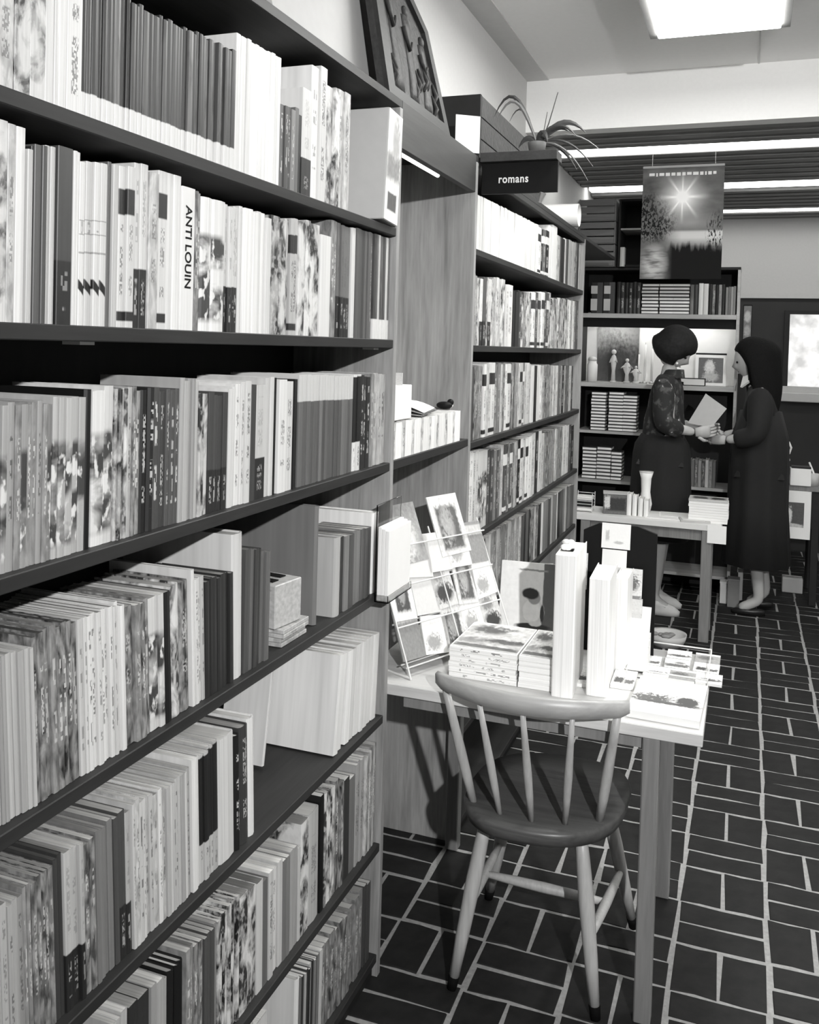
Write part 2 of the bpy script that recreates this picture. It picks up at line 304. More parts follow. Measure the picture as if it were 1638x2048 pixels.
def build_floor():
    fl_ = tag(link('floor', B(-1.3, 2.3, -0.6, 8.3, -0.06, -0.002), M['mortar']), kind='structure')
    M['brick'].node_tree  # brick tone
    hm = []; vm = []
    for s in range(6):
        for (wx, wy, L) in ((0.227, 0.093, hm), (0.111, 0.192, vm)):
            me = bpy.data.meshes.new('brick'); b = brick_mesh(wx, wy, s*7+int(wx*100)); b.normal_update(); b.to_mesh(me); b.free(); me.materials.append(M['brick']); L.append(me)
    pos = []
    c0 = -5
    for ci in range(c0, 10):
        xc = -0.015+BK*ci
        if xc < -1.2 or xc > 2.15: continue
        for ri in range(-7, 16):
            y0 = 2.366+PER*ri+(0.205 if ci % 2 else 0)
            pos += [(xc-0.06, y0+0.1, 1), (xc+0.06, y0+0.1, 1), (xc, y0+0.25, 0), (xc, y0+0.35, 0)]
    inview = []; rest = []
    for p in pos:
        x, y, k = p
        d = (Vector((x, y, 0))-Vector(CAMP)); c = ROT.T@np.array(d)
        ok = False
        if c[2] < -0.3:
            u = PX-FPX*c[0]/c[2]; v = PY+FPX*c[1]/c[2]
            ok = 690 < u < 1720 and 900 < v < 2160 and not (x < -0.86 and y < 2.1)
        (inview if ok else rest).append((y, p))
    inview.sort(); rest += inview[300:]; inview = inview[:300]
    rr = random.Random(3)
    for y, (x, yy, k) in inview:
        o = bpy.data.objects.new('brick', rr.choice(vm if k else hm)); col.objects.link(o); o.parent = fl_
        o.location = (x+rr.uniform(-.0015, .0015), yy+rr.uniform(-.0015, .0015), -0.0145+rr.uniform(-.0012, .0008)); o.rotation_euler = (rr.uniform(-.004, .004), rr.uniform(-.004, .004), rr.choice((0, math.pi))+rr.uniform(-.012, .012))
    bm = bmesh.new()
    for y, (x, yy, k) in rest:
        me = rr.choice(vm if k else hm); n0 = len(bm.verts); bm.from_mesh(me); bm.verts.ensure_lookup_table()
        bmesh.ops.translate(bm, vec=(x, yy, -0.0145), verts=bm.verts[n0:])
    o = link('brick_paving', bm, M['brick'], fl_); o['kind'] = 'stuff'
build_floor()
S = lambda name, bm, m, parent=None: (tag(link(name, bm, m, parent), kind='structure') if parent is None else link(name, bm, m, parent))
WL = -1.13; CZ = 3.0; YB = 4.70; SZ = 2.74; YW = 8.2
S('wall_left', B(WL-0.1, WL, -0.6, YW+0.1, -0.02, CZ+0.1), M['wall'])
S('ceiling', B(WL, 2.3, -0.6, YB, CZ, CZ+0.1), M['ceil'])
S('trim_1', B(WL, WL+0.115, -0.6, YB, CZ-0.006, CZ), M['ceiltrim'])
S('trim_2', B(-0.005, 0.002, 3.95, YB, CZ-0.003, CZ), M['ceiltrim'])
S('wall_upper', B(WL, 2.3, YB, YB+0.1, SZ-0.01, CZ+0.1), M['brightwall'])
S('wall_right', B(2.2, 2.3, -0.6, YW+0.1, -0.02, CZ+0.1), M['wall'])
wb = S('wall_back', B(WL, 2.2, YW, YW+0.1, 2.09, CZ+0.1), M['backwall'])
bm = bmesh.new()
box(bm, WL, 0.30, YW, YW+0.1, -0.02, 2.09); box(bm, 0.30, 1.30, YW, YW+0.1, -0.02, 1.36); box(bm, 0.30, 1.30, YW, YW+0.1, 1.96, 2.09); box(bm, 1.30, 2.2, YW, YW+0.1, -0.02, 2.09)
link('dado_panel', bm, M['dado'], wb)
S('trim_3', B(WL, 2.2, YW-0.02, YW, 2.085, 2.125), M['lightgrey'])
# slatted ceiling beyond the bulkhead, each slat its own part, three light strips between them
cs_ = S('ceiling.001', B(WL, 2.2, YB+0.1, YW, CZ-0.02, CZ+0.08), M['dark'])
y = YB+0.13; strips = (5.36, 6.60, 7.72)
while y < YW-0.1:
    hit = [s for s in strips if s-0.153 < y < s+0.067]
    if not hit:
        link('slat', B(WL+0.005, 2.19, y, y+0.085, SZ, SZ+0.022, 0.003), M['slat'], cs_)
    y += 0.15
for s in strips:
    t = thing('strip_light', {5.36: 'wide glowing strip light in the slatted ceiling, nearest the bulkhead', 6.60: 'thin glowing strip light at the middle of the slatted ceiling', 7.72: 'thin glowing strip light in the slats close to the back wall'}[s], 'light', (0, s, SZ+0.004), group='strip lights in the slatted ceiling')
    link('diffuser', B(WL+0.03, 2.15, -0.06, 0.06, 0, 0.02), M['strip'], t); link('housing', B(WL+0.02, 2.16, -0.065, 0.065, 0.02, 0.06), M['dark'], t)
# window in the back wall
wn = S('window_1', B(0.27, 1.33, YW-0.03, YW, 1.30, 1.36), M['lightgrey'])
bm = bmesh.new(); box(bm, 0.27, 0.31, YW-0.025, YW+0.06, 1.36, 1.985); box(bm, 1.29, 1.33, YW-0.025, YW+0.06, 1.36, 1.985); box(bm, 0.31, 1.29, YW-0.025, YW+0.06, 1.955, 1.985)
link('window_frame', bm, M['dark'], wn)
link('window_sill', B(0.24, 1.36, YW-0.10, YW-0.03, 1.235, 1.31, 0.006), M['lightgrey'], wn)
def window_mat():
    m, nt, ns, ls, b = newmat('bright_window'); tc = nd(ns, 'ShaderNodeTexCoord')
    br = nd(ns, 'ShaderNodeTexNoise'); br.inputs['Scale'].default_value = 7; br.inputs['Detail'].default_value = 5; ls.new(tc.outputs['Object'], br.inputs['Vector'])
    c = mixc(ns, ls, mth(ns, ls, 'MULTIPLY_ADD', br.outputs[0], 3, -1.0, clamp=True), 0.45, 1.0)
    ls.new(c, b.inputs['Emission Color']); b.inputs['Emission Strength'].default_value = WINDOW_E; b.inputs['Base Color'].default_value = g(0.1); return m
link('pane', B(0.31, 1.29, YW+0.02, YW+0.03, 1.36, 1.955), window_mat(), wn)
# ceiling lamp, plus an added copy out of view that brightens the bulkhead
for lx, ll in ((-0.16, 'large boxy ceiling light with a dark frame and glowing diffuser'), (1.35, 'added second boxy ceiling light, out of view, brightening the bulkhead')):
  t = thing('ceiling_light', ll, 'light', (lx, 3.15, 2.915))
  bm = bmesh.new(); box(bm, -0.27, -0.235, -0.75, 0.80, -0.005, 0.084); box(bm, 0.235, 0.27, -0.75, 0.80, -0.005, 0.084); box(bm, -0.235, 0.235, 0.765, 0.80, -0.005, 0.084); box(bm, -0.235, 0.235, -0.75, -0.715, -0.005, 0.084); box(bm, -0.235, 0.235, -0.715, 0.765, 0.05, 0.084)
  link('frame', bm, M['grey'], t); link('diffuser', B(-0.235, 0.235, -0.715, 0.765, -0.02, 0.01, 0.004), M['diffuser'], t)
# ------------------------------------------------------------------ bookcases
FX = -0.83; BX = WL+0.012
ZA, ZB, ZC, ZD, ZE, ZF, ZG = 1.893, 1.616, 1.309, 0.993, 0.672, 0.345, 0.06
near = thing('bookcase', 'tall dark-stained bookcase nearest the camera, packed with books', 'bookcase', (0, 0, 0))
for z in (ZA, ZB, ZC, ZD, ZE, ZF, ZG): link('shelf', B(BX+0.012, FX, 0.32, 2.122, z-0.021, z, 0.0015), M['shelf'], near)
link('top_board', B(BX, FX, 0.30, 2.142, 2.192, 2.213, 0.0015), M['shelf'], near)
link('side_panel', B(BX, FX+0.002, 2.1225, 2.142, 0.0, 2.1915, 0.001), M['panel'], near)
link('side_panel', B(BX, FX+0.002, 0.30, 0.3195, 0.0, 2.1915, 0.001), M['panel'], near)
link('back_panel', B(BX, BX+0.0115, 0.32, 2.122, 0.0, 2.1915), M['back'], near)
link('plinth', B(BX+0.012, FX-0.012, 0.32, 2.122, 0.0, ZG-0.022), M['back'], near)
for sgy in (1.02, 2.07):
    link('shelf_clip', B(FX-0.06, FX-0.03, sgy, sgy+0.03, ZB-0.026, ZB-0.0215), M['wire'], near)
FS = (1.92, 1.61, 1.296, 0.98, 0.685, 0.36, 0.06)
far = thing('bookcase', 'second dark bookcase of novels standing beyond the shelf gap', 'bookcase', (0, 0, 0))
for z in FS: link('shelf', B(BX+0.012, FX, 2.823, 4.85, z-0.021, z, 0.0015), M['shelf'], far)
link('side_panel', B(BX, FX+0.002, 2.802, 2.8225, 0.0, 2.1915, 0.001), M['panel'], far)
link('side_panel', B(BX, FX+0.002, 4.8505, 4.87, 0.0, 2.1915, 0.001), M['panel'], far)
link('back_panel', B(BX, BX+0.0115, 2.823, 4.85, 0.0, 2.1915), M['back'], far)
link('plinth', B(BX+0.012, FX-0.012, 2.823, 4.85, 0.0, 0.038), M['back'], far)
link('top_board', B(BX, FX, 2.802, 6.0, 2.192, 2.213, 0.0015), M['shelf'], far)
link('header_board', B(FX-0.02, FX, 2.823, 4.85, 2.172, 2.1915), M['shelf'], far)
t = thing('pelmet', 'plain wooden pelmet board bridging the gap between the two bookcases', 'pelmet', (0, 0, 0))
link('board', B(FX-0.02, FX, 2.143, 2.8015, 2.095, 2.213, 0.001), M['fascia'], t); link('top_board', B(BX, FX-0.0205, 2.143, 2.8015, 2.192, 2.213), M['shelf'], t)
t = thing('strip_light', 'thin white tube light glowing under the pelmet board', 'light', (FX-0.045, 2.40, 2.105))
link('tube', T([(0, -0.16, 0), (0, 0.16, 0)], 0.006, 10), emit('small_tube', 0.9, 3.0), t); link('holder', B(-0.012, 0.012, -0.17, 0.17, 0.0065, 0.02), M['dark'], t)
t = thing('gap_shelf', 'short dark shelf board spanning the gap between the bookcases', 'shelf', (0, 0, 0))
link('board', B(BX, FX, 2.143, 2.8015, ZC-0.021, ZC+0.002, 0.0015), M['shelf'], t)
# ------------------------------------------------------------------ books
ORD = 'zeroth first second third fourth fifth sixth seventh eighth ninth tenth eleventh twelfth thirteenth fourteenth fifteenth sixteenth seventeenth eighteenth nineteenth'.split()
TENS = {20: 'twenty', 30: 'thirty', 40: 'forty', 50: 'fifty', 60: 'sixty', 70: 'seventy', 80: 'eighty', 90: 'ninety'}
def ordinal(n):
    if n < 20: return ORD[n]
    d, r = n//10*10, n % 10
    return TENS[d][:-1]+'ieth' if r == 0 else TENS[d]+'-'+ORD[r]
def tone_word(v): return 'white' if v > .62 else 'pale' if v > .42 else 'light grey' if v > .27 else 'grey' if v > .13 else 'dark grey' if v > .045 else 'black'
PAT = {'plain': 'plain', 'text': 'lettered', 'title': 'banded', 'photo': 'picture-printed', 'mottle': 'mottled', 'bottomband': 'white-footed', 'topband': 'pale-topped', 'blackfoot': 'black-footed', 'blackhead': 'black-blocked', 'series': 'zigzag-banded', 'smudge': 'flower-printed'}
def cover_mesh(t, d, h, c, hard):
    """U-shaped wrapper: spine (slightly rounded) at x=0, boards running back to x=-d"""
    r = 0.0035 if hard else 0.0008
    o_ = [(-d, -t/2), (-r, -t/2), (0, -t/2+min(r, t*.3)), (r*0.7, 0), (0, t/2-min(r, t*.3)), (-r, t/2), (-d, t/2)]
    i_ = [(-d, -t/2+c), (-r-c, -t/2+c), (-c, -t/2+c+min(r, t*.25)), (-c+r*0.5, 0), (-c, t/2-c-min(r, t*.25)), (-r-c, t/2-c), (-d, t/2-c)]
    bm = bmesh.new(); n = len(o_)
    V = [[bm.verts.new((x, y, z)) for (x, y) in L] for z in (0, h) for L in (o_, i_)]
    O0, I0, O1, I1 = V
    for k in range(n-1):
        bm.faces.new((O0[k], O0[k+1], O1[k+1], O1[k])); bm.faces.new((I0[k+1], I0[k], I1[k], I1[k+1]))
        bm.faces.new((O1[k], O1[k+1], I1[k+1], I1[k])); bm.faces.new((O0[k+1], O0[k], I0[k], I0[k+1]))
    for k in (0, n-1):
        f = (O0[k], O1[k], I1[k], I0[k]); bm.faces.new(f if k == 0 else f[::-1])
    return bm
def book(loc, rot, t, d, h, tone, kind, hard=False, name='paperback', label=None, group=None, ptone=None):
    c = 0.0022 if hard else 0.0007; c = min(c, t*0.22); e = 0.003 if hard else 0.0006
    root = thing(name, label, 'magazine' if name == 'magazine' else 'book', loc, rot, group)
    root.empty_display_size = 0.02
    a = link('cover', cover_mesh(t, d, h, c, hard), CV[kind], root); a.color = (tone, tone*.995, tone*.98, 1)
    p = (ptone if ptone is not None else R.choice((0.42, 0.5, 0.56, 0.3, 0.6)))*R.choice((.5, .8, 1, 1, 1.1))
    b = link('page_block', B(-d+e, -c-0.0012, -t/2+c*1.02, t/2-c*1.02, e, h-e-0.0004), PAGES, root); b.color = (p, p*.99, p*.96, 1)
    return root
# a run of books: (px0, py0, px1, py1) = top front corners at both ends in the photograph, then count, tones, prints, lean
class Shelf:
    def __init__(s, z, zmax, title, group, from_far=True): s.z, s.zmax, s.title, s.group, s.items, s.ff = z, zmax, title, group, [], from_far
    def run(s, x0, y0, x1, y1, n, tones, kinds, lean=0.0, name='paperback', hard=False, depth=None, jit=0.004, inset=0.0, ptone=None, gap=0.0006, plane=-0.84, txt=None):
        a = atX(x0, y0, plane); b = atX(x1, y1, plane)
        dy = (s.lean_shift(a.z, lean), s.lean_shift(b.z, lean))
        ya, yb = a.y+dy[0], b.y+dy[1]
        wts = [R.uniform(0.75, 1.3) for _ in range(n)]; tot = sum(wts); yy = ya
        for i in range(n):
            wd = (yb-ya)*wts[i]/tot; f = (i+0.5)/n
            top = a.z*(1-f)+b.z*f
            h = max(0.10, min((top-s.z)/math.cos(lean)+R.uniform(-jit, jit), s.zmax))
            th = max(0.0035, wd*math.cos(lean)-gap)
            tn = R.choice(tones) if isinstance(tones, (list, tuple)) else tones
            if name == 'novel' and n > 3 and x0 > 950:
                q_ = R.random(); tn = .02 if q_ < .17 else .12 if q_ < .27 else .78 if q_ < .47 else tn
            tn = max(0.006, (tn*0.55 if tn < .36 else tn*0.84)*R.uniform(0.85, 1.12)); kd = R.choice(kinds) if isinstance(kinds, (list, tuple)) else kinds
            hd = hard if isinstance(hard, bool) else (R.random() < hard)
            lo_, hi_ = ((0.0, 2.1215) if s.ff else (2.8235, 4.8490))
            if yy+wd/2+th/2 > hi_ or yy+wd/2-th/2 < lo_: yy += wd; continue
            s.items.append(dict(y=yy+wd/2, t=th, h=h, d=depth or min(0.235, max(0.13, h*R.uniform(0.66, 0.76))), tone=min(tn, 0.85), kind=kd, lean=lean, name='hardback' if hd and name == 'paperback' else name, hard=hd, txt=txt, x=FX-0.012-inset-R.uniform(0, 0.006), p=ptone))
            yy += wd
        return s
    def lean_shift(s, ztop, lean): return math.tan(lean)*(ztop-s.z)
    def build(s, y0=None, y1=None):
        it = sorted(s.items, key=lambda q: -q['y'] if s.ff else q['y'])
        for i, q in enumerate(it):
            size = 'thick ' if q['t'] > 0.026 else 'thin ' if q['t'] < 0.011 else ''
            lab = f"{size}{tone_word(q['tone'])} {PAT[q['kind']]} {q['name']}, {ordinal(i+1)} from the {s.title}"
            bk_ = book((q['x'], q['y'], s.z+abs(math.sin(q['lean']))*q['t']/2+0.0003), (q['lean'], 0, 0), q['t'], q['d'], q['h'], q['tone'], q['kind'], q['hard'], q['name'], lab, s.group, q['p'])
            if q['txt']:
                cu = bpy.data.curves.new('t', 'FONT'); cu.body = q['txt']; cu.size = q['t']*0.66; cu.extrude = 0.0002; cu.offset = 0.0004; cu.align_x = 'CENTER'; to_ = bpy.data.objects.new('t', cu); col.objects.link(to_); bpy.context.view_layer.update()
                me_ = bpy.data.meshes.new_from_object(to_); bpy.data.objects.remove(to_); lt = bpy.data.objects.new('spine_lettering', me_); me_.materials.clear(); me_.materials.append(M['black']); col.objects.link(lt); lt.parent = bk_
                lt.matrix_local = Matrix(((0, 0, 1, 0.0009), (0, 1, 0, -q['t']*0.22), (-1, 0, 0, q['h']*0.58), (0, 0, 0, 1)))
E_ = 'end panel, %s shelf, near bookcase'
G_ = 'books on the %s shelf of the near bookcase'
# top shelf
s = Shelf(ZA, 0.292, E_ % 'top', G_ % 'top')
s.run(-40, -60, 36, -40, 2, 0.72, 'mottle', name='magazine').run(36, -40, 100, -30, 2, 0.6, 'photo').run(100, -25, 142, -20, 3, [.72, .5], 'plain').run(142, -20, 172, -10, 1, 0.78, 'text')
s.run(172, -42, 478, 60+45, 36, [.05, .08, .12, .04, .1, .2], 'bottomband', name='magazine', ptone=0.75)
s.run(480, 66, 566, 118, 11, 0.82, 'plain', name='magazine', ptone=0.8, jit=0.002)
s.run(567, 205, 602, 222, 5, [.2, .35, .12], ['plain', 'text']).run(602, 225, 611, 230, 1, 0.02, 'plain').run(611, 180, 630, 186, 1, 0.75, 'blackfoot').run(631, 131, 659, 134, 2, 0.8, 'text').run(660, 168, 684, 180, 2, 0.78, 'photo').run(684, 182, 706, 190, 2, 0.74, 'mottle')
s.build()
# second shelf
s = Shelf(ZB, 0.25, E_ % 'second', G_ % 'second')
s.run(-45, 240, 26, 246, 3, .7, 'photo').run(26, 248, 42, 249, 1, .7, 'mottle').run(42, 254, 60, 257, 1, .75, 'plain').run(60, 293, 71, 293, 1, .6, 'plain').run(71, 293, 76, 293, 1, .03, 'plain').run(77, 293, 101, 294, 2, .16, 'plain').run(101, 294, 120, 294, 2, .6, 'plain').run(121, 295, 151, 298, 1, .10, 'blackfoot').run(152, 299, 169, 303, 2, .7, 'plain')
s.run(170, 322, 219, 330, 4, .7, 'series', jit=.001).run(219, 330, 233, 328, 2, [.12, .2], 'plain').run(233, 328, 244, 330, 1, .5, 'plain').run(248, 331, 276, 331, 2, .74, 'title').run(277, 330, 304, 334, 2, .72, 'blackfoot').run(305, 341, 324, 344, 1, .6, 'mottle').run(325, 345, 344, 347, 1, .7, 'title').run(344, 347, 371, 352, 2, .78, 'plain').run(370, 376, 396, 383, 1, .8, 'plain', txt='ANTI LOUIN').run(396, 384, 408, 388, 2, .12, 'mottle')
s.run(409, 396, 456, 408, 2, .8, 'smudge', hard=True).run(457, 411, 484, 418, 4, .62, 'blackfoot').run(485, 416, 546, 434, 7, .76, 'plain', ptone=.7).run(547, 434, 565, 438, 1, .4, 'photo').run(565, 439, 585, 440, 2, .6, 'photo').run(586, 440, 603, 442, 2, [.5, .6], 'title').run(604, 441, 626, 443, 2, .76, 'photo').run(627, 445, 644, 450, 1, .7, 'photo').run(645, 473, 666, 474, 1, .84, 'plain').run(667, 440, 681, 446, 2, .2, 'mottle').run(681, 447, 708, 455, 4, .25, 'blackfoot').run(709, 452, 716, 455, 1, .8, 'plain').run(716, 455, 736, 460, 4, [.1, .15], 'plain').run(736, 460, 752, 464, 3, [.6, .2], ['plain', 'text']).run(752, 464, 787, 478, 9, [.14, .22, .6, .1], 'bottomband').run(787, 500, 790, 502, 1, .8, 'plain')
s.build()
# third shelf
s = Shelf(ZC, 0.272, E_ % 'third', G_ % 'third')
s.run(-70, 812, 112, 806, 15, [.38, .3, .34], ['smudge', 'mottle'], name='magazine', ptone=.4).run(112, 797, 178, 794, 5, .48, 'smudge', name='magazine', ptone=.5).run(179, 776, 194, 776, 1, .012, 'plain', hard=True).run(195, 778, 236, 778, 2, .75, 'smudge', name='magazine')
s.run(237, 778, 262, 778, 4, [.4, .12], 'photo').run(262, 778, 290, 778, 3, [.10, .14, .5], 'mottle').run(290, 778, 316, 778, 2, .03, 'text', hard=True).run(316, 780, 364, 780, 5, [.07, .09, .12], 'text', name='magazine').run(364, 757, 402, 760, 5, [.42, .36], 'plain', ptone=.55)
s.run(402, 784, 424, 787, 3, .55, 'photo').run(424, 787, 462, 790, 4, .10, 'blackfoot').run(463, 778, 478, 778, 2, .72, 'plain').run(478, 765, 506, 766, 3, .72, 'text', ptone=.7).run(506, 768, 518, 768, 1, .08, 'plain').run(518, 768, 539, 768, 1, .6, 'blackfoot').run(539, 755, 554, 756, 2, .6, 'plain').run(554, 757, 562, 757, 1, .02, 'plain', hard=True).run(563, 757, 592, 762, 2, .74, 'text').run(593, 762, 603, 763, 2, .02, 'plain')
s.run(604, 750, 712, 752, 17, [.14, .2, .26, .16], 'topband', ptone=.45, jit=.001).run(713, 750, 726, 751, 2, .7, 'blackhead').run(726, 752, 745, 752, 3, [.7, .05], 'text').run(745, 748, 776, 752, 4, [.5, .3, .62], 'mottle')
s.build()
# fourth shelf
s = Shelf(ZD, 0.286, E_ % 'fourth', G_ % 'fourth')
LN = 0.062
s.run(-75, 1345, 70, 1295, 14, [.42, .5], 'plain', lean=LN, name='magazine', ptone=.5, jit=.001).run(70, 1280, 92, 1268, 2, [.02, .06], 'mottle', lean=LN, ptone=.12).run(92, 1268, 116, 1250, 2, .16, 'mottle', lean=LN, ptone=.2).run(117, 1255, 160, 1240, 4, [.03, .05, .02], 'mottle', lean=LN, ptone=.13)
s.run(160, 1240, 236, 1211, 9, .68, 'text', lean=LN, name='magazine', ptone=.42, jit=.001).run(237, 1209, 252, 1206, 2, .76, 'plain', lean=LN).run(253, 1215, 272, 1211, 1, .05, 'mottle', lean=LN).run(272, 1208, 302, 1202, 3, [.18, .08], 'mottle', lean=LN).run(303, 1196, 330, 1185, 2, .62, 'smudge', lean=LN, ptone=.55).run(331, 1184, 343, 1180, 1, .02, 'plain', lean=LN).run(343, 1172, 364, 1165, 1, .05, 'photo', lean=LN, hard=True).run(364, 1163, 384, 1158, 1, .03, 'mottle', lean=LN, hard=True).run(385, 1145, 391, 1143, 1, .8, 'plain', lean=LN, ptone=.62)
s.run(392, 1160, 412, 1152, 3, [.5, .7], 'text', lean=LN).run(413, 1165, 470, 1143, 7, [.03, .045], 'plain', lean=.05, name='magazine', ptone=.22).run(472, 1066, 492, 1063, 1, .72, 'plain', lean=.03, depth=.235, name='hardback', hard=True)
s.run(498, 1097, 546, 1100, 6, [.08, .13, .2, .06], 'plain', ptone=.14, name='magazine').run(674, 1080, 686, 1077, 1, .55, 'plain', depth=.215, hard=True).run(687, 1072, 748, 1055, 8, [.2, .3, .12, .06, .4], 'plain', ptone=.4).run(749, 1030, 760, 1025, 1, .8, 'plain', depth=.23, hard=True, ptone=.75)
s.build()
book((FX-0.13, 1.745, ZE+0.006), (-0.17, 0, 0), .010, .11, .262, .62, 'plain', False, 'paperback', 'thin white paperback tilted alone behind the leaning white magazines, fifth shelf', None, .6)
# fifth shelf
s = Shelf(ZE, 0.284, E_ % 'fifth', G_ % 'fifth')
LN = 0.06
s.run(-20, 1830, 52, 1796, 6, [.5, .42, .36], ['text', 'plain'], lean=LN, ptone=.42).run(52, 1782, 68, 1770, 2, [.2, .3], 'mottle', lean=LN).run(68, 1768, 114, 1734, 5, [.04, .1, .06], 'mottle', lean=LN, ptone=.32).run(115, 1722, 132, 1708, 2, .08, 'plain', lean=LN, ptone=.1).run(133, 1706, 170, 1690, 3, .5, 'blackfoot', lean=LN, ptone=.5).run(171, 1689, 193, 1674, 2, .10, 'mottle', lean=LN).run(194, 1670, 232, 1642, 4, [.42, .3], 'plain', lean=LN, ptone=.45).run(233, 1636, 266, 1618, 3, [.08, .5, .12], ['blackfoot', 'plain'], lean=LN)
s.run(267, 1607, 335, 1580, 9, [.6, .68], ['text', 'mottle'], lean=LN, ptone=.48).run(336, 1575, 385, 1540, 8, [.56, .62, .44], ['text', 'plain'], lean=LN, ptone=.45).run(386, 1525, 403, 1515, 2, .74, 'plain', lean=LN, ptone=.6).run(404, 1512, 441, 1483, 5, .5, 'blackhead', lean=LN, ptone=.62).run(442, 1480, 472, 1474, 1, .76, 'plain', lean=LN, hard=True, ptone=.66).run(472, 1474, 483, 1469, 1, .02, 'text', lean=LN, hard=True).run(484, 1460, 500, 1450, 1, .08, 'text', lean=LN, hard=True, ptone=.6).run(501, 1438, 514, 1434, 1, .76, 'plain', lean=LN, hard=True, ptone=.6)
s.run(684, 1317, 702, 1307, 2, .8, 'plain', lean=-.13, ptone=.7, name='magazine', depth=.19).run(703, 1306, 770, 1258, 8, [.78, .74], 'plain', lean=-.07, ptone=.78, name='magazine', depth=.19, jit=.002)
s.build()
# sixth shelf
s = Shelf(ZF, 0.298, E_ % 'sixth', G_ % 'sixth')
LN = 0.03
s.run(230, 2052, 262, 2018, 3, .5, 'plain', lean=LN, ptone=.62).run(263, 2010, 305, 1990, 2, .05, 'blackfoot', lean=LN, ptone=.62).run(306, 1976, 342, 1955, 3, .4, 'plain', lean=LN, ptone=.55).run(343, 1948, 374, 1920, 3, .02, 'plain', lean=LN, ptone=.66, hard=True)
s.run(375, 1906, 411, 1882, 4, [.12, .3], 'mottle', lean=LN).run(412, 1880, 440, 1848, 4, [.35, .03, .12], 'plain', lean=LN, ptone=.35).run(441, 1846, 482, 1790, 8, [.03, .05, .3], 'photo', lean=LN, ptone=.55).run(483, 1788, 517, 1778, 2, .06, 'photo', lean=LN, ptone=.2).run(518, 1770, 540, 1762, 2, [.2, .7], 'plain', lean=LN, ptone=.14).run(541, 1748, 560, 1737, 2, .66, 'text', lean=LN, ptone=.7)
s.run(561, 1725, 584, 1713, 3, [.12, .3, .6], 'plain', lean=LN).run(585, 1704, 606, 1695, 3, [.4, .5], 'plain', lean=LN).run(607, 1652, 622, 1642, 1, .05, 'photo', lean=LN).run(623, 1624, 644, 1617, 1, .45, 'text', lean=LN, hard=True, ptone=.66).run(645, 1592, 652, 1588, 1, .012, 'plain', lean=LN, ptone=.6).run(653, 1590, 676, 1572, 5, [.05, .3, .08], 'photo', lean=LN, ptone=.4).run(677, 1566, 692, 1562, 2, .015, 'mottle', lean=LN).run(693, 1563, 716, 1558, 2, [.3, .06], 'plain', lean=LN, ptone=.6)
s.run(708+9, 1529, 738, 1512, 5, [.7, .4], 'mottle', lean=.01, ptone=.66).run(739, 1508, 757, 1484, 5, [.62, .1, .3], 'mottle', lean=.0, ptone=.55)
s.build()
# lowest shelf
s = Shelf(ZG, 0.235, E_ % 'lowest', G_ % 'lowest')
s.run(470, 2080, 540, 2026, 3, .6, 'plain', ptone=.62).run(598, 1963, 606, 1960, 1, .78, 'plain', hard=True).run(606, 1960, 648, 1898, 11, [.04, .3, .06, .5], 'plain', ptone=.66, name='magazine').run(649, 1898, 681, 1852, 4, [.2, .12, .06], 'mottle', ptone=.5).run(682, 1850, 712, 1810, 4, [.1, .2], 'mottle', ptone=.42).run(713, 1802, 730, 1778, 2, [.05, .2], 'mottle', ptone=.3).run(731, 1776, 752, 1748, 3, [.25, .4, .1], 'plain', ptone=.5)
s.build()
# second bookcase
EF = 'near end, %s shelf, second bookcase'; GF = 'novels on the %s shelf of the second bookcase'
s = Shelf(FS[0], 0.245, EF % 'top', GF % 'top', False)
s.run(948, 384, 1079, 450, 34, .72, 'plain', name='novel', jit=.001, ptone=.7).run(1079, 455, 1100, 462, 4, [.2, .03], 'title', name='novel').run(1100, 455, 1116, 454, 2, .82, 'plain', name='novel').run(1117, 472, 1172, 492, 13, [.5, .2, .05, .62], ['plain', 'mottle'], name='novel'); s.build()
s = Shelf(FS[1], 0.27, EF % 'second', GF % 'second', False)
s.run(946, 549, 958, 549, 2, .3, 'mottle', name='novel').run(959, 557, 1014, 558, 10, [.7, .3, .15, .6], ['photo', 'mottle', 'blackfoot'], name='novel').run(1015, 568, 1030, 570, 2, .7, 'text', name='novel').run(1031, 582, 1042, 583, 3, .03, 'plain', name='novel').run(1042, 584, 1104, 585, 14, [.75, .3, .6, .1], ['text', 'title', 'photo'], name='novel').run(1105, 597, 1138, 599, 9, [.7, .05, .6], 'photo', name='novel').run(1138, 600, 1167, 603, 9, [.6, .7, .3], 'text', name='novel'); s.build()
s = Shelf(FS[2], 0.26, EF % 'third', GF % 'third', False)
s.run(940, 736, 952, 736, 2, [.6, .1], 'plain', name='novel').run(953, 732, 970, 731, 4, [.2, .08], 'mottle', name='novel').run(971, 727, 1065, 727, 20, [.7, .5, .07, .3, .75], ['text', 'mottle', 'title'], name='novel').run(1066, 730, 1085, 730, 5, [.03, .7], 'plain', name='novel').run(1086, 730, 1148, 731, 18, [.6, .2, .06, .4], ['mottle', 'text'], name='novel'); s.build()
s = Shelf(FS[3], 0.285, EF % 'fourth', GF % 'fourth', False)
s.run(932, 907, 985, 900, 9, [.75, .6, .1], ['text', 'smudge'], name='novel', ptone=.7).run(986, 902, 1005, 896, 4, [.3, .7], 'text', name='novel').run(1006, 893, 1060, 875, 11, [.08, .12, .6, .04], ['mottle', 'title'], name='novel', ptone=.66).run(1061, 872, 1085, 862, 5, [.75, .6], 'text', name='novel').run(1086, 868, 1130, 853, 13, [.5, .08, .2], 'mottle', name='novel').run(1131, 852, 1149, 850, 4, .7, 'text', name='novel'); s.build()
s = Shelf(FS[4], 0.265, EF % 'fifth', GF % 'fifth', False)
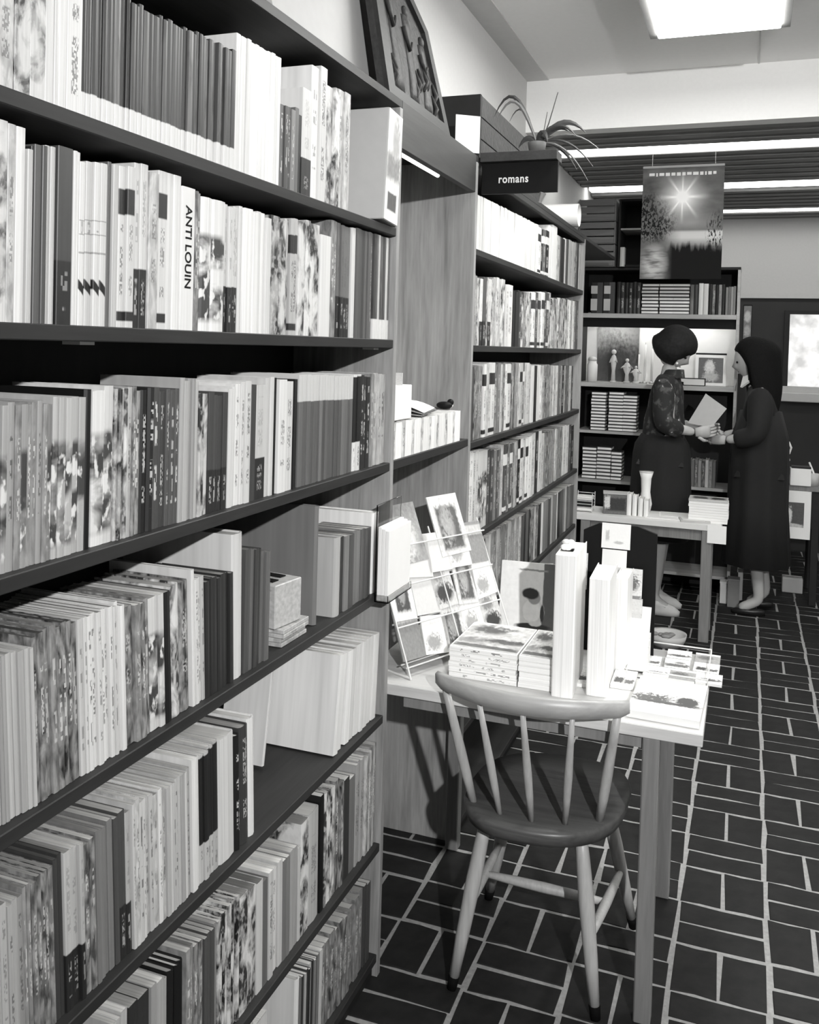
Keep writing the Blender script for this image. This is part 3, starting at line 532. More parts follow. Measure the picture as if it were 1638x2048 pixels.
s.run(933, 1103, 985, 1070, 9, [.3, .6, .06], ['plain', 'mottle'], name='novel', ptone=.66).run(986, 1066, 1080, 1010, 19, [.2, .08, .6, .3], ['plain', 'mottle'], name='novel', ptone=.6).run(1081, 1008, 1149, 968, 18, [.5, .3, .1], 'plain', name='novel', ptone=.66); s.build()
s = Shelf(FS[5], 0.25, EF % 'sixth', GF % 'sixth', False)
s.run(1050, 1178, 1110, 1127, 14, [.2, .3, .06], 'plain', name='novel'); s.build()
# ------------------------------------------------------------------ goods among the shelved books
# slipcase at the end of the top shelf
t = thing('slipcase', 'big pale slipcase leaning at the end of the top shelf, small picture on its spine', 'book', (-0.872, 2.055, ZA+0.0045), (-0.075, 0, 0))
link('case', B(-0.075, 0.052, -0.045, 0.045, 0, 0.268, 0.002), M['lightgrey'], t)
link('spine_label', B(0.0525, 0.0532, -0.044, 0.044, 0.001, 0.267), picture('slipcase_spine', 0.72, [('r', .5, .18, .32, .08, 0.08, .2, .2), ('r', .5, .50, .5, .12, 0.25, .5, 1.0), ('e', .6, .75, .25, .2, 0.4, .5, 1.2)], 'YZ', .5), t)
# grey flat book and the printed carton on the fourth shelf
t = thing('display_book', 'large plain grey book standing side-on behind the printed carton', 'book', (FX-0.028, 1.775, ZD+0.001), (-0.0, 0, 0))
link('cover', cover_mesh(0.016, 0.225, 0.258, 0.002, True), CV['plain'], t).color = g(0.16)
q = link('page_block', B(-0.222, -0.004, -0.0055, 0.0055, 0.003, 0.254), PAGES, t); q.color = g(.4)
t = thing('booklet_pile', 'low pile of flat pale booklets beneath the printed carton', 'booklets', (FX-0.105, 1.665, ZD+0.0008))
for k in range(4):
    b_ = link('booklet', B(-0.08+R.uniform(-.004, .004), 0.085+R.uniform(-.004, .004), -0.055, 0.055, k*0.009, k*0.009+0.0083, 0.001), CV['mottle'], t); b_.color = g(.5)
t = thing('carton', 'small printed cardboard carton with a round pin on its lid', 'box', (FX-0.095, 1.655, ZD+0.0375), (0, 0, math.radians(-8)))
bm = B(-0.07, 0.07, -0.045, 0.045, 0, 0.088, 0.002); link('box_body', bm, picture('carton_front', 0.42, [('e', .35, .45, .16, .3, .06, .4, 1.5), ('e', .62, .55, .1, .28, .07, .4, 1.5), ('r', .5, .88, .4, .02, .1, .3, .3)], 'XZ', .5, 9), t)
link('lid_flap', B(-0.05, 0.05, -0.028, -0.008, 0.0882, 0.0905), M['black'], t); link('lid_flap', B(-0.055, 0.04, 0.012, 0.030, 0.0882, 0.0905), M['black'], t)
bm = T([(0.0, 0.004, 0.088), (0.0, 0.004, 0.104)], 0.002, 6); ball(bm, (0.0, 0.004, 0.108), 0.0075); link('pin', bm, M['white'], t, True)
t = thing('notebook', 'pale notebook standing at the back of the fourth shelf above the grey book', 'book', (FX-0.15, 1.86, ZD+0.001), (0, 0, 0))
link('cover', cover_mesh(0.012, 0.12, 0.285, 0.001, False), CV['plain'], t).color = g(.5); q = link('page_block', B(-0.119, -0.003, -0.0045, 0.0045, 0.001, 0.284), PAGES, t); q.color = g(.5)
# clear holder of white leaflets hung on the end post
t = thing('leaflet_holder', 'clear plastic holder hung on the face of the near bookcase at its end post', 'holder', (FX+0.003, 2.035, ZD-0.012))
bm = bmesh.new(); box(bm, 0.0, 0.003, 0, 0.16, 0, 0.235); box(bm, 0.034, 0.036, 0, 0.16, 0, 0.018); box(bm, 0.003, 0.034, 0, 0.002, 0, 0.018); box(bm, 0.003, 0.034, 0.158, 0.16, 0, 0.018); box(bm, 0.003, 0.034, 0.002, 0.158, 0, 0.002)
link('holder_body', bm, M['glass'], t)
for k in range(3):
    tag(link('leaflet', B(0.004+0.0098*k, 0.0134+0.0098*k, 0.004, 0.156, 0.003, 0.182-0.004*k, 0.001), M['white'], None, loc=(FX+0.003, 2.035, ZD-0.012)), ['white leaflet wad at the back of the clear holder', 'white leaflet wad in the middle of the clear holder', 'white leaflet wad at the front of the clear holder, facing the aisle'][k], 'leaflet', 'leaflets in the clear holder')
# things on the gap shelf
yy = 2.150
for k in range(24):
    th = R.uniform(0.020, 0.031)
    if yy+th > 2.797: break
    book((FX-0.006, yy+th/2, ZC+0.0023), (0, 0, 0), th, 0.10, 0.094+R.uniform(-.002, .002), R.choice((.78, .74, .8, .7)), 'plain' if k % 3 else 'mottle', False, 'pocket_book', f"small white pocket book, {ordinal(k+1)} from the near end of the gap shelf", 'pocket books on the gap shelf', .72); yy += th+0.0004
t = thing('white_carton', 'white carton with small dark marks standing on the pocket books', 'box', (-0.885, 2.225, ZC+0.100))
link('box_body', B(-0.075, 0.045, -0.07, 0.07, 0, 0.090, 0.002), M['white'], t); link('card_back', B(-0.073, 0.043, -0.0, 0.003, 0.0902, 0.122), picture('carton_card', .55, [('r', .35, .35, .07, .25, .02, .4, 1), ('r', .6, .35, .12, .22, .2, .6, 2)], 'XZ', .3), t)
t = thing('magazine', 'open magazine with curling pages lying over the pocket books', 'magazine', (-0.91, 2.44, ZC+0.101), (0, 0, 0.1))
for k in range(3):
    bm = bmesh.new(); n = 8; L = []
    for i in range(n+1):
        x = -0.07+0.14*i/n; z = 0.004*k+0.016*math.sin(math.pi*i/n)*(k*0.5+.2)
        L.append([bm.verts.new((x, -0.09+.01*k, z)), bm.verts.new((x, 0.10-.02*k, z+.006)), bm.verts.new((x, 0.10-.02*k, z+.0075)), bm.verts.new((x, -0.09+.01*k, z+.0015))])
    for i in range(n):
        for j in range(4): bm.faces.new((L[i][j], L[i+1][j], L[i+1][(j+1) % 4], L[i][(j+1) % 4]))
    bm.faces.new(L[0]); bm.faces.new(L[-1][::-1]); link('page', bm, M['white'] if k == 2 else M['grey'], t)
t = thing('trinket', 'small black and pale trinket at the far end of the gap shelf', 'ornament', (-0.88, 2.70, ZC+0.100))
bm = bmesh.new(); ball(bm, (0, 0, 0.012), 0.012, 2.2, 1.5, 1); ball(bm, (0.01, 0.03, 0.02), 0.011); link('body', bm, M['black'], t, True); bm = bmesh.new(); ball(bm, (0.0, 0.045, 0.010), 0.010, 1.5, 1, 1); link('shell', bm, M['white'], t, True)
# ------------------------------------------------------------------ on top of the bookcases
TZ = 2.2135
t = thing('blank_canvas', 'large pale panel leaning above the near bookcase, cropped by the frame', 'panel', (-0.945, 1.985, TZ), (0, math.radians(-6), 0))
bm = bmesh.new(); ang = 0
P_ = [(-0.27, 0), (0.245, 0), (0.165, 0.50), (-0.36, 0.50)]
a0 = [bm.verts.new((0, y, z)) for y, z in P_]; a1 = [bm.verts.new((-0.012, y, z)) for y, z in P_]
bm.faces.new(a0); bm.faces.new(a1[::-1]); [bm.faces.new((a0[(k+1) % 4], a0[k], a1[k], a1[(k+1) % 4])) for k in range(4)]
link('face', bm, M['lightgrey'], t); link('strut', B(-0.03, -0.013, 0.02, 0.04, 0, 0.4), M['grey'], t)
t = thing('shadow_board', 'narrow dark board added as shade between the pale panel and carved plaque', 'panel', (-0.985, 2.30, TZ), (0, math.radians(-5), 0))  # dark strip stands in for the shadow beside the pale panel
link('board', B(-0.012, 0, -0.07, 0.07, 0, 0.60, 0.002), M['grey'], t)
t = thing('carved_plaque', 'dark carved wooden relief plaque leaning above the pelmet board', 'plaque', (-0.865, 2.40, TZ+0.006), (0, math.radians(-10), 0))
OUT = [(-0.235, 0), (0.235, 0), (0.185, 0.30), (0.13, 0.385), (-0.30, 0.62), (-0.30, 0.1)]
OUT = [(-0.25, 0), (0.255, 0), (0.165, 0.315), (0.09, 0.36), (-0.26, 0.56)]
def slab(out, x0, x1):
    bm = bmesh.new(); p = [bm.verts.new((x1, y, z)) for y, z in out]; q = [bm.verts.new((x0, y, z)) for y, z in out]; n = len(out)
    bm.faces.new(p); bm.faces.new(q[::-1]); [bm.faces.new((p[(k+1) % n], p[k], q[k], q[(k+1) % n])) for k in range(n)]; return bm
link('board', slab(OUT, -0.03, -0.012), M['carve'], t)
cx, cy = sum(p[0] for p in OUT)/5, sum(p[1] for p in OUT)/5
inn = [(cx+(y-cx)*0.80, cy+(z-cy)*0.80) for y, z in OUT]
bm = bmesh.new(); n = 5
o1 = [bm.verts.new((0, y, z)) for y, z in OUT]; i1 = [bm.verts.new((0, y, z)) for y, z in inn]; o0 = [bm.verts.new((-0.012, y, z)) for y, z in OUT]; i0 = [bm.verts.new((-0.012, y, z)) for y, z in inn]
for k in range(n):
    j = (k+1) % n; bm.faces.new((o1[k], o1[j], i1[j], i1[k])); bm.faces.new((o1[j], o1[k], o0[k], o0[j])); bm.faces.new((i1[k], i1[j], i0[j], i0[k]))
link('frame', bm, M['shelf'], t)
bm = bmesh.new(); rr = random.Random(5)
for k in range(3):      # three standing robed figures in relief
    y = -0.13+0.115*k; hh = 0.30-0.05*k
    rings_ = [(-0.014, y+0.008*math.sin(q_*3), 0.05+hh*q_, 0.009+0.002*math.sin(q_*9), 0.036*(1-0.35*q_)+0.003*math.sin(q_*14)) for q_ in [i/8 for i in range(9)]]
    rings(bm, rings_, 10); ball(bm, (-0.010, y+0.006, 0.05+hh+0.014), 0.016, .6, .85, 1.15, 10, 7)
    tube(bm, [(-0.008, y-0.026, 0.05+hh*.85), (-0.004, y-0.005, 0.05+hh*.6), (-0.006, y+0.024, 0.05+hh*.72)], [0.007, 0.006, 0.005], 6)
for k in range(9):
    y = rr.uniform(-.19, .17); z = rr.uniform(.04, .12); tube(bm, [(-0.01, y, z), (-0.004, y+.02, z+.03), (-0.01, y+.01, z+.07)], [.004, .008, .003], 6)
link('relief', bm, M['carve'], t, True)
t = thing('price_card', 'upright white card standing beside the carved plaque', 'card', (FX-0.02, 2.765, TZ+0.0005), (0, 0, math.radians(-55)))
link('card', B(-0.001, 0.001, -0.04, 0.04, 0, 0.115), M['white'], t); link('foot', B(-0.03, -0.0012, -0.01, 0.01, 0, 0.004), M['white'], t)
t = thing('storage_crate', 'long dark crate with pale top edges above the second bookcase', 'crate', (-0.93, 3.36, TZ))
for args in ((-0.085, 0.085, -0.475, -0.460, 0, 0.215), (-0.085, 0.085, 0.46, 0.475, 0, 0.215)): link('end_board', B(*args, 0.002), M['dark'], t)
for x in (-0.085, 0.073):
    for z in (0.002, 0.073, 0.144): link('side_board', B(x, x+0.012, -0.4595, 0.4595, z, z+0.068, 0.001), M['carve'], t)
link('base_board', B(-0.072, 0.072, -0.459, 0.459, 0, 0.01), M['dark'], t)
# hanging section sign with its lettering, and the plank above
t = thing('section_sign', 'small black shelf-section sign lettered romans jutting out into the aisle', 'sign', (FX+0.004, 2.86, 2.097))
link('board', B(0, 0.247, -0.006, 0.006, 0, 0.098, 0.001), M['black'], t)
link('top_plank', B(0.0, 0.247, -0.03, 0.05, 0.0985, 0.128, 0.001), M['fascia'], t)
cu = bpy.data.curves.new('lettering', 'FONT'); cu.body = 'romans'; cu.size = 0.036; cu.extrude = 0.0006; cu.offset = 0.0007; cu.space_character = 1.12; cu.align_x = 'CENTER'
lo_ = bpy.data.objects.new('l', cu); col.objects.link(lo_); bpy.context.view_layer.update(); me_ = bpy.data.meshes.new_from_object(lo_); bpy.data.objects.remove(lo_); lo = bpy.data.objects.new('lettering', me_); me_.materials.clear(); me_.materials.append(M['white']); col.objects.link(lo); lo.parent = t; lo.location = (0.105, -0.0068, 0.034); lo.rotation_euler = (math.pi/2, 0, 0); lo.scale = (0.82, 1, 1)
link('bracket', T([(0.19, 0.002, -0.03), (0.20, 0.002, 0.0)], [0.006, 0.012], 8), M['metal'], t)
# dry trailing plant on the plank
t = thing('dried_plant', 'spiky dried plant trailing over the plank above the black sign', 'plant', (-0.655, 2.885, 2.2255))
bm = rings(bmesh.new(), [(0, 0, 0, .022, .022), (0, 0, .02, .028, .028), (0, 0, .035, .030, .030)], 14); link('pot', bm, M['pot'], t, True)
def leaf(pts, wid):
    bm = bmesh.new(); n = len(pts); L = []
    for i, p in enumerate(pts):
        f = i/(n-1); ww = wid*math.sin(math.pi*min(1, 0.12+f*0.88))+0.0006; p = Vector(p); tt = (Vector(pts[min(i+1, n-1)])-Vector(pts[max(i-1, 0)])).normalized(); sd = tt.cross(Vector((0.2, -1, 0.1))).normalized()
        L.append([bm.verts.new(p-sd*ww), bm.verts.new(p+Vector((0, -.002, 0))), bm.verts.new(p+sd*ww), bm.verts.new(p+Vector((0, .0015, 0)))])
    for i in range(n-1):
        for j in range(4): bm.faces.new((L[i][j], L[i][(j+1) % 4], L[i+1][(j+1) % 4], L[i+1][j]))
    bm.faces.new(L[0][::-1]); bm.faces.new(L[-1]); return bm
def arc(dx, dy, up, drop, n=9): return [(dx*f, dy*f, 0.03+up*math.sin(math.pi*min(1, f*1.0)*0.75)-drop*f*f) for f in [i/n for i in range(n+1)]]
for (dx, dy, up, dr, wd, mt) in [(-.15, .02, .17, .02, .006, 'greenleaf'), (-.13, -.02, .15, .03, .005, 'leaf2'), (.10, 0, .05, .0, .012, 'greenleaf'), (.15, .02, .075, .02, .010, 'greenleaf'), (.13, -.03, .06, .03, .006, 'greenleaf'), (.18, .0, .03, .10, .004, 'greenleaf'), (.12, .05, .02, .09, .007, 'greenleaf'), (-.06, .0, .03, .03, .009, 'greenleaf'), (.04, -.03, .04, .03, .012, 'greenleaf'), (.16, .03, .02, .13, .003, 'leaf2'), (.21, .0, .045, .07, .003, 'leaf2'), (-.1, .03, .12, .0, .003, 'leaf2')]:
    link('leaf', leaf(arc(dx, dy, up, dr), wd), M[mt], t)
for (dx, h) in ((.052, .19), (.02, .13)): link('stalk', T([(0.012, 0, .03), (dx*.5+.01, 0, h*.5), (dx+.01, 0, h)], [.0022, .0018, .0012], 6), M['leaf2'] if h < .15 else M['greenleaf'], t)
# rolled poster
t = thing('rolled_poster', 'fat white paper roll lying on top of the second bookcase', 'paper roll', (-0.935, 4.55, TZ+0.0585))
bm = bmesh.new(); n = 26; L = []
for i in range(n*2+1):
    a_ = 2*math.pi*i/n; r = 0.058-0.003*i/n; L.append([bm.verts.new((-0.11, r*math.cos(a_), r*math.sin(a_))), bm.verts.new((0.125, r*math.cos(a_), r*math.sin(a_)))])
for i in range(n*2): bm.faces.new((L[i][0], L[i][1], L[i+1][1], L[i+1][0]))
link('paper', bm, M['white'], t, True)
# wooden crates stacked at the corner, dark cabinet beside them
for k in range(3):
    t = thing('slatted_crate', ['lowest of the three wooden crates stacked in the far corner', 'middle wooden crate of the stack in the far corner', 'topmost wooden crate of the stack in the far corner'][k], 'crate', (-1.0, 6.45, 2.182+k*0.155), group='wooden crates stacked in the far corner')
    for z in (0.005, 0.055, 0.105): link('slat', B(-0.115, 0.115, -0.13, -0.12, z, z+0.042, .001), M['crate'], t); link('slat', B(-0.115, 0.115, 0.12, 0.13, z, z+0.042, .001), M['crate'], t)
    for x in (-0.125, 0.1155): link('end_board', B(x, x+0.0095, -0.13, 0.13, 0, 0.15, .001), M['crate'], t)
    link('base', B(-0.115, 0.115, -0.119, 0.119, 0, 0.005), M['crate'], t)
t = thing('dark_cabinet', 'dark open cabinet standing on the back bookcase beside the crates', 'cabinet', (-0.70, 6.50, 2.182))
for a_ in ((-0.16, -0.145, -0.15, 0.15, 0, 0.46), (0.145, 0.16, -0.15, 0.15, 0, 0.46)): link('side_panel', B(*a_, .001), M['shelfx'], t)
link('top_board', B(-0.1445, 0.1445, -0.15, 0.15, 0.445, 0.46), M['shelfx'], t); link('base_board', B(-0.1445, 0.1445, -0.15, 0.15, 0, 0.015), M['shelfx'], t); link('back_panel', B(-0.1445, 0.1445, 0.14, 0.15, 0.0155, 0.4445), M['back'], t); link('shelf', B(-0.1445, 0.1445, -0.148, 0.1395, 0.25, 0.262), M['oak'], t)
book((-0.825, 6.32, 2.1825), (0, 0, math.radians(-90)), .03, .06, .13, .7, 'plain', True, 'hardback', 'single pale hardback upright in front of the dark cabinet', None, .6)
# ------------------------------------------------------------------ hanging poster
p0, p1 = atY(1279, 558, 5.3), atY(1450, 331, 5.3)
t = thing('landscape_poster', 'hanging poster of low sun over a misty lake with bare trees', 'poster', ((p0.x+p1.x)/2, 5.3, p0.z))
pw, ph = (p1.x-p0.x), (p1.z-p0.z)
m, nt, ns, ls, b = newmat('poster_print'); tc = nd(ns, 'ShaderNodeTexCoord'); s_ = nd(ns, 'ShaderNodeSeparateXYZ'); ls.new(tc.outputs['Generated'], s_.inputs[0]); u, v = s_.outputs[0], s_.outputs[2]
def nz(sx, sz, det=6, dist=0.0):
    mp = nd(ns, 'ShaderNodeMapping'); mp.inputs['Scale'].default_value = (sx, 1, sz); ls.new(tc.outputs['Generated'], mp.inputs['Vector']); n_ = nd(ns, 'ShaderNodeTexNoise'); n_.inputs['Scale'].default_value = 1; n_.inputs['Detail'].default_value = det; n_.inputs['Distortion'].default_value = dist; ls.new(mp.outputs[0], n_.inputs['Vector']); return n_.outputs[0]
def dist2(cx, cy, rx, ry): 
    a_ = mth(ns, ls, 'DIVIDE', mth(ns, ls, 'SUBTRACT', u, cx), rx); b_ = mth(ns, ls, 'DIVIDE', mth(ns, ls, 'SUBTRACT', v, cy), ry)
    return mth(ns, ls, 'SQRT', mth(ns, ls, 'ADD', mth(ns, ls, 'MULTIPLY', a_, a_), mth(ns, ls, 'MULTIPLY', b_, b_)))
def stp(x, t_, so): return mth(ns, ls, 'MULTIPLY_ADD', mth(ns, ls, 'SUBTRACT', x, t_), 1/so, 0.5, clamp=True)
c = mixc(ns, ls, mth(ns, ls, 'MULTIPLY_ADD', nz(3, 9), 2.4, -.7, clamp=True), 0.07, 0.17)
lake = mth(ns, ls, 'MULTIPLY', mth(ns, ls, 'MULTIPLY', stp(v, .33, .08), mth(ns, ls, 'SUBTRACT', 1.0, stp(v, .43, .02))), stp(u, .38, .25)); c = mixc(ns, ls, lake, c, .55)
c = mixc(ns, ls, mth(ns, ls, 'MULTIPLY', mth(ns, ls, 'SUBTRACT', 1.0, dist2(.62, .50, .5, .10), clamp=True), .8), c, .3)
edge = mth(ns, ls, 'ADD', .22, mth(ns, ls, 'MULTIPLY', nz(22, 2), .20))
low = mth(ns, ls, 'MULTIPLY', mth(ns, ls, 'MULTIPLY_ADD', mth(ns, ls, 'SUBTRACT', edge, v), 18, 0, clamp=True), stp(u, .34, .12)); c = mixc(ns, ls, low, c, .010)
c = mixc(ns, ls, mth(ns, ls, 'MULTIPLY', mth(ns, ls, 'MULTIPLY', mth(ns, ls, 'SUBTRACT', 1.0, dist2(.17, .14, .20, .2), clamp=True), 1.6, clamp=True), stp(nz(4, 30, 3), .45, .2)), c, .42)
tr = stp(nz(34, 30, 6, 1.0), .50, .05); tr = mth(ns, ls, 'MULTIPLY', tr, stp(mth(ns, ls, 'SUBTRACT', 1.2, dist2(.12, .55, .34, .24)), .35, .4)); c = mixc(ns, ls, tr, c, .012)
tr = stp(nz(60, 26, 6, .8), .55, .05); tr = mth(ns, ls, 'MULTIPLY', tr, stp(mth(ns, ls, 'SUBTRACT', 1.2, dist2(.93, .42, .16, .22)), .45, .4)); c = mixc(ns, ls, tr, c, .03)
an = mth(ns, ls, 'ARCTAN2', mth(ns, ls, 'SUBTRACT', v, .735), mth(ns, ls, 'SUBTRACT', u, .50)); ray_ = mth(ns, ls, 'POWER', mth(ns, ls, 'ABSOLUTE', mth(ns, ls, 'COSINE', mth(ns, ls, 'MULTIPLY', an, 4.0))), 18.0)
hal = mth(ns, ls, 'POWER', mth(ns, ls, 'SUBTRACT', 1.0, dist2(.50, .735, .50, .36), clamp=True), 3.0)
sun = mth(ns, ls, 'ADD', mth(ns, ls, 'MULTIPLY', hal, 1.5), mth(ns, ls, 'MULTIPLY', mth(ns, ls, 'MULTIPLY', ray_, mth(ns, ls, 'SUBTRACT', 1.0, dist2(.50, .735, .34, .25), clamp=True)), .7), clamp=True); c = mixc(ns, ls, sun, c, .92)
ls.new(c, b.inputs['Base Color']); b.inputs['Roughness'].default_value = .8; b.inputs['Specular IOR Level'].default_value = .08
link('sheet', B(-pw/2, pw/2, -0.001, 0.001, 0, ph), m, t)
link('hanging_rail', B(-pw/2, pw/2, -0.003, 0.003, ph, ph+0.012), M['lightgrey'], t)
for x in (-pw/2+.05, pw/2-.05): link('string', T([(x, 0, ph+.012), (x, 0, SZ-p0.z+.002)], .0012, 5), M['wire'], t)
bm = bmesh.new(); rr = random.Random(2); x = -pw/2+.035
while x < pw/2-.05:
    wd = rr.uniform(.008, .03); box(bm, x, x+wd, -0.0022, -0.0011, ph-.045+rr.uniform(-.002, .002), ph-.028); x += wd+.008
link('caption_line', bm, M['white'], t)
# ------------------------------------------------------------------ back bookcase
BY = 6.35; x0b, x1b = WL+0.012, -0.065
t = back = thing('back_bookcase', 'pale-edged bookcase across the far end with stacked books and a niche', 'bookcase', (0, 0, 0))
link('side_panel', B(x1b-0.018, x1b, BY, BY+0.32, 0, 2.16, .001), M['oak'], t); link('side_panel', B(x0b, x0b+0.018, BY, BY+0.32, 0, 2.16), M['shelfx'], t)
link('back_panel', B(x0b+.0185, x1b-.0185, BY+.31, BY+.32, 0, 1.38), M['back'], t); link('back_panel', B(x0b+.0185, x1b-.0185, BY+.31, BY+.32, 1.885, 2.16), M['back'], t)
link('niche_back', B(x0b+.0185, x1b-.0185, BY+.31, BY+.32, 1.381, 1.884), M['nicheback'], t)
link('niche_panel', B(-1.02, -0.73, BY+.295, BY+.309, 1.395, 1.80), picture('niche_dark_print', .10, [('e', .3, .8, .6, .3, .3, .8, 1), ('e', .5, .3, .5, .4, .03, .9, 1)], 'XZ', .6), t)
for z in (1.865, 1.39): link('shelf', B(x0b+.0185, x1b-.0185, BY, BY+.3, z-.03, z, .001), M['oak'], t)
link('dark_rail', B(x0b+.0185, x1b-.0185, BY+.04, BY+.06, 1.772, 1.8345), M['black'], t)
link('shelf', B(x0b+.0185, -0.60, BY, BY+.309, 1.04, 1.058), M['oak'], t)
for z in (0.72, 0.14): link('shelf', B(x0b+.0185, x1b-.0185, BY, BY+.309, z-.02, z), M['oak'], t)
link('top_board', B(x0b, x1b, BY, BY+.32, 2.1605, 2.178, .001), M['shelfx'], t)
def lying(x, y, z, wd, dp, th, tone, lab, grp, edge='pages'):
    """a book lying flat, long page edge towards the aisle"""
    r = thing('stacked_book', lab, 'book', (x, y, z), (0, 0, 0), grp); c = th*.20
    a_ = link('cover', cover_mesh(th, dp, wd, c, True), CV['plain'], r); a_.color = g(tone)
    a_.matrix_local = Matrix.Translation((-wd/2, dp, th/2))@Matrix(((0, 0, 1, 0), (1, 0, 0, 0), (0, 1, 0, 0), (0, 0, 0, 1)))
    p_ = link('page_block', B(-wd/2+.002, wd/2-.002, 0.0015, dp-c, c, th-c), PAGES, r); p_.color = g(.92)
    return r
def stack(px, zb, n, wpx, ytop, where, grp, dark_top=0):
    a_ = atY(px, 700, BY+.03); wd = wpx*0.0036; zt = atY(px, ytop, BY+.03).z; th = (zt-zb)/n
    for k in range(n):
        tn = .05
        lying(a_.x+wd/2+R.uniform(-.003, .003), BY+.02+R.uniform(0, .008), zb+k*th+.0003, wd, .14, th-.0006, tn, f"dark-covered white-edged book, {ordinal(n-k)} from the top, {where}", grp)
s1g = 'books stacked flat on the top shelf of the back bookcase'
stack(1280, 1.8655, 9, 31, 567, 'first stack beneath the hanging poster', s1g); stack(1315, 1.8655, 9, 26, 567, 'middle stack beneath the hanging poster', s1g); stack(1342, 1.8655, 9, 30, 567, 'third stack beneath the hanging poster', s1g)
s2g = 'books stacked flat on the shelf under the niche'
stack(1186, 1.0585, 12, 28, 783, 'tall stack under the candle jar', s2g); stack(1221, 1.0585, 12, 28, 783, 'middle stack under the niche', s2g); stack(1250, 1.0585, 11, 26, 790, 'stack under the niche beside the dark skirt', s2g)
s3g = 'books stacked flat on the low shelf of the back bookcase'
stack(1172, .7205, 9, 27, 893, 'low stack nearest the second bookcase', s3g); stack(1201, .7205, 9, 27, 893, 'middle low stack of the back bookcase', s3g); stack(1230, .7205, 8, 20, 903, 'low stack behind the dark skirt', s3g)
def brow(xa, xb, n, zb, ytop, tones, kinds, what, grp, dep=.15):
    A = atY(xa, 700, BY).x; Bx = atY(xb, 700, BY).x; h = atY((xa+xb)/2, ytop, BY).z-zb; wd = (Bx-A)/n
    for k in range(n):
        tn = tones[k % len(tones)]; h_ = max(.05, h-R.uniform(0, .012))
        book((A+wd*(k+.5), BY+.02, zb+.0005), (0, 0, math.radians(-90)), wd-.0015, dep, h_, tn, kinds[k % len(kinds)], True, 'hardback', f"{tone_word(tn)} hardback, {ordinal(k+1)} of those {what}", grp, .5)
g1 = 'hardbacks on the top shelf of the back bookcase'
brow(1178, 1226, 2, 1.865, 564, [.02], ['plain'], 'dark label-backed binders beside the second bookcase', g1)
for k, px in enumerate((1189, 1215)):
    a_ = atY(px, 600, BY)
    for zz_ in (1.885, 2.0): tag(link('binder_label', B(-.022, .022, -.001, 0, 0, .055 if zz_ > 1.9 else .08), M['lightgrey'], loc=(a_.x-.006, BY+.0185, zz_)), f"pale label stuck on the {['first', 'second'][k]} dark binder, {['low', 'high'][zz_ > 1.9]}", 'label')
brow(1229, 1277, 6, 1.865, 563, [.03, .05, .02, .04], ['plain', 'text'], 'dark ones before the flat stacks', g1)
brow(1376, 1392, 2, 1.865, 568, [.2, .05], ['plain'], 'grey pair just past the flat stacks', g1); brow(1393, 1413, 2, 1.865, 565, [.75, .7], ['plain'], 'bright white pair past the flat stacks', g1); brow(1414, 1446, 5, 1.865, 566, [.03, .1, .02, .4], ['plain', 'mottle'], 'dark run under the poster corner', g1); brow(1447, 1468, 4, 1.865, 572, [.3, .2, .4], ['plain'], 'grey run beside the end post', g1)
t = thing('strip_light', 'added tube light hidden behind the dark rail, brightening the niche', 'light', (-.60, BY+.14, 1.821))  # unseen lamp added to brighten the niche
link('tube', T([(-.43, 0, 0), (.43, 0, 0)], .011, 10), emit('added_niche_tube', .9, 22.0), t); link('holder', B(-.45, .45, -.012, .012, .0112, .0125), M['wire'], t)
# niche ornaments
def at_n(px, dy=.12): return atY(px, 760, BY+dy).x
t = thing('candle_jar', 'tall pale glass jar at the near end of the niche', 'jar', (at_n(1184), BY+.12, 1.391)); link('jar', rings(bmesh.new(), [(0, 0, 0, .035, .035), (0, 0, .12, .036, .036), (0, 0, .135, .026, .026), (0, 0, .145, .028, .028)], 20), M['white'], t, True); link('lid', rings(bmesh.new(), [(0, 0, .1455, .03, .03), (0, 0, .165, .03, .03), (0, 0, .175, .012, .012)], 18), M['ceramic'], t, True)
def figurine(px, h, lab, spread=1.0):
    t = thing('figurine', lab, 'figurine', (at_n(px), BY+.1, 1.391), group='ornaments in the niche')
    link('base', rings(bmesh.new(), [(0, 0, 0, .024, .024), (0, 0, .012, .02, .02)], 16), M['ceramic'], t, True)
    bm = rings(bmesh.new(), [(0, 0, .0125, .015, .013), (0, 0, h*.35, .012, .011), (0, 0, h*.62, .020*spread, .014), (0, 0, h*.78, .016, .012), (0, 0, h*.84, .006, .006)], 14); ball(bm, (0, 0, h*.92), h*.075)
    for sx in (-1, 1): tube(bm, [(sx*.014, 0, h*.74), (sx*.026*spread, -.01, h*.6), (sx*.012, -.018, h*.66)], [.005, .0045, .004], 6)
    link('figure', bm, M['ceramic'], t, True)
figurine(1227, .23, 'slim pale figurine on a tall stem in the niche'); figurine(1254, .17, 'squat pale figurine with spread arms in the niche', 1.5); figurine(1272, .12, 'smallest pale figurine in the niche, beside the printed blouse', 1.3)
t = thing('framed_picture', 'white-framed small picture leaning in the niche', 'picture', (at_n(1420), BY+.17, 1.391), (math.radians(-6), 0, 0))
bm = bmesh.new(); [box(bm, *q_) for q_ in ((-.10, .10, -.006, .006, 0, .02), (-.10, .10, -.006, .006, .19, .21), (-.10, -.08, -.006, .006, .0201, .1899), (.08, .10, -.006, .006, .0201, .1899))]; link('frame', bm, M['white'], t); link('print', B(-.0795, .0795, -.003, .003, .0205, .1895), picture('niche_picture', .07, [('e', .45, .6, .2, .3, .6, .5, 1.2), ('e', .5, .25, .3, .2, .4, .6, 1.3)], 'XZ', .4), t)
link('dark_rail', B(-.10, .10, -.004, .008, .2105, .222), M['black'], t)
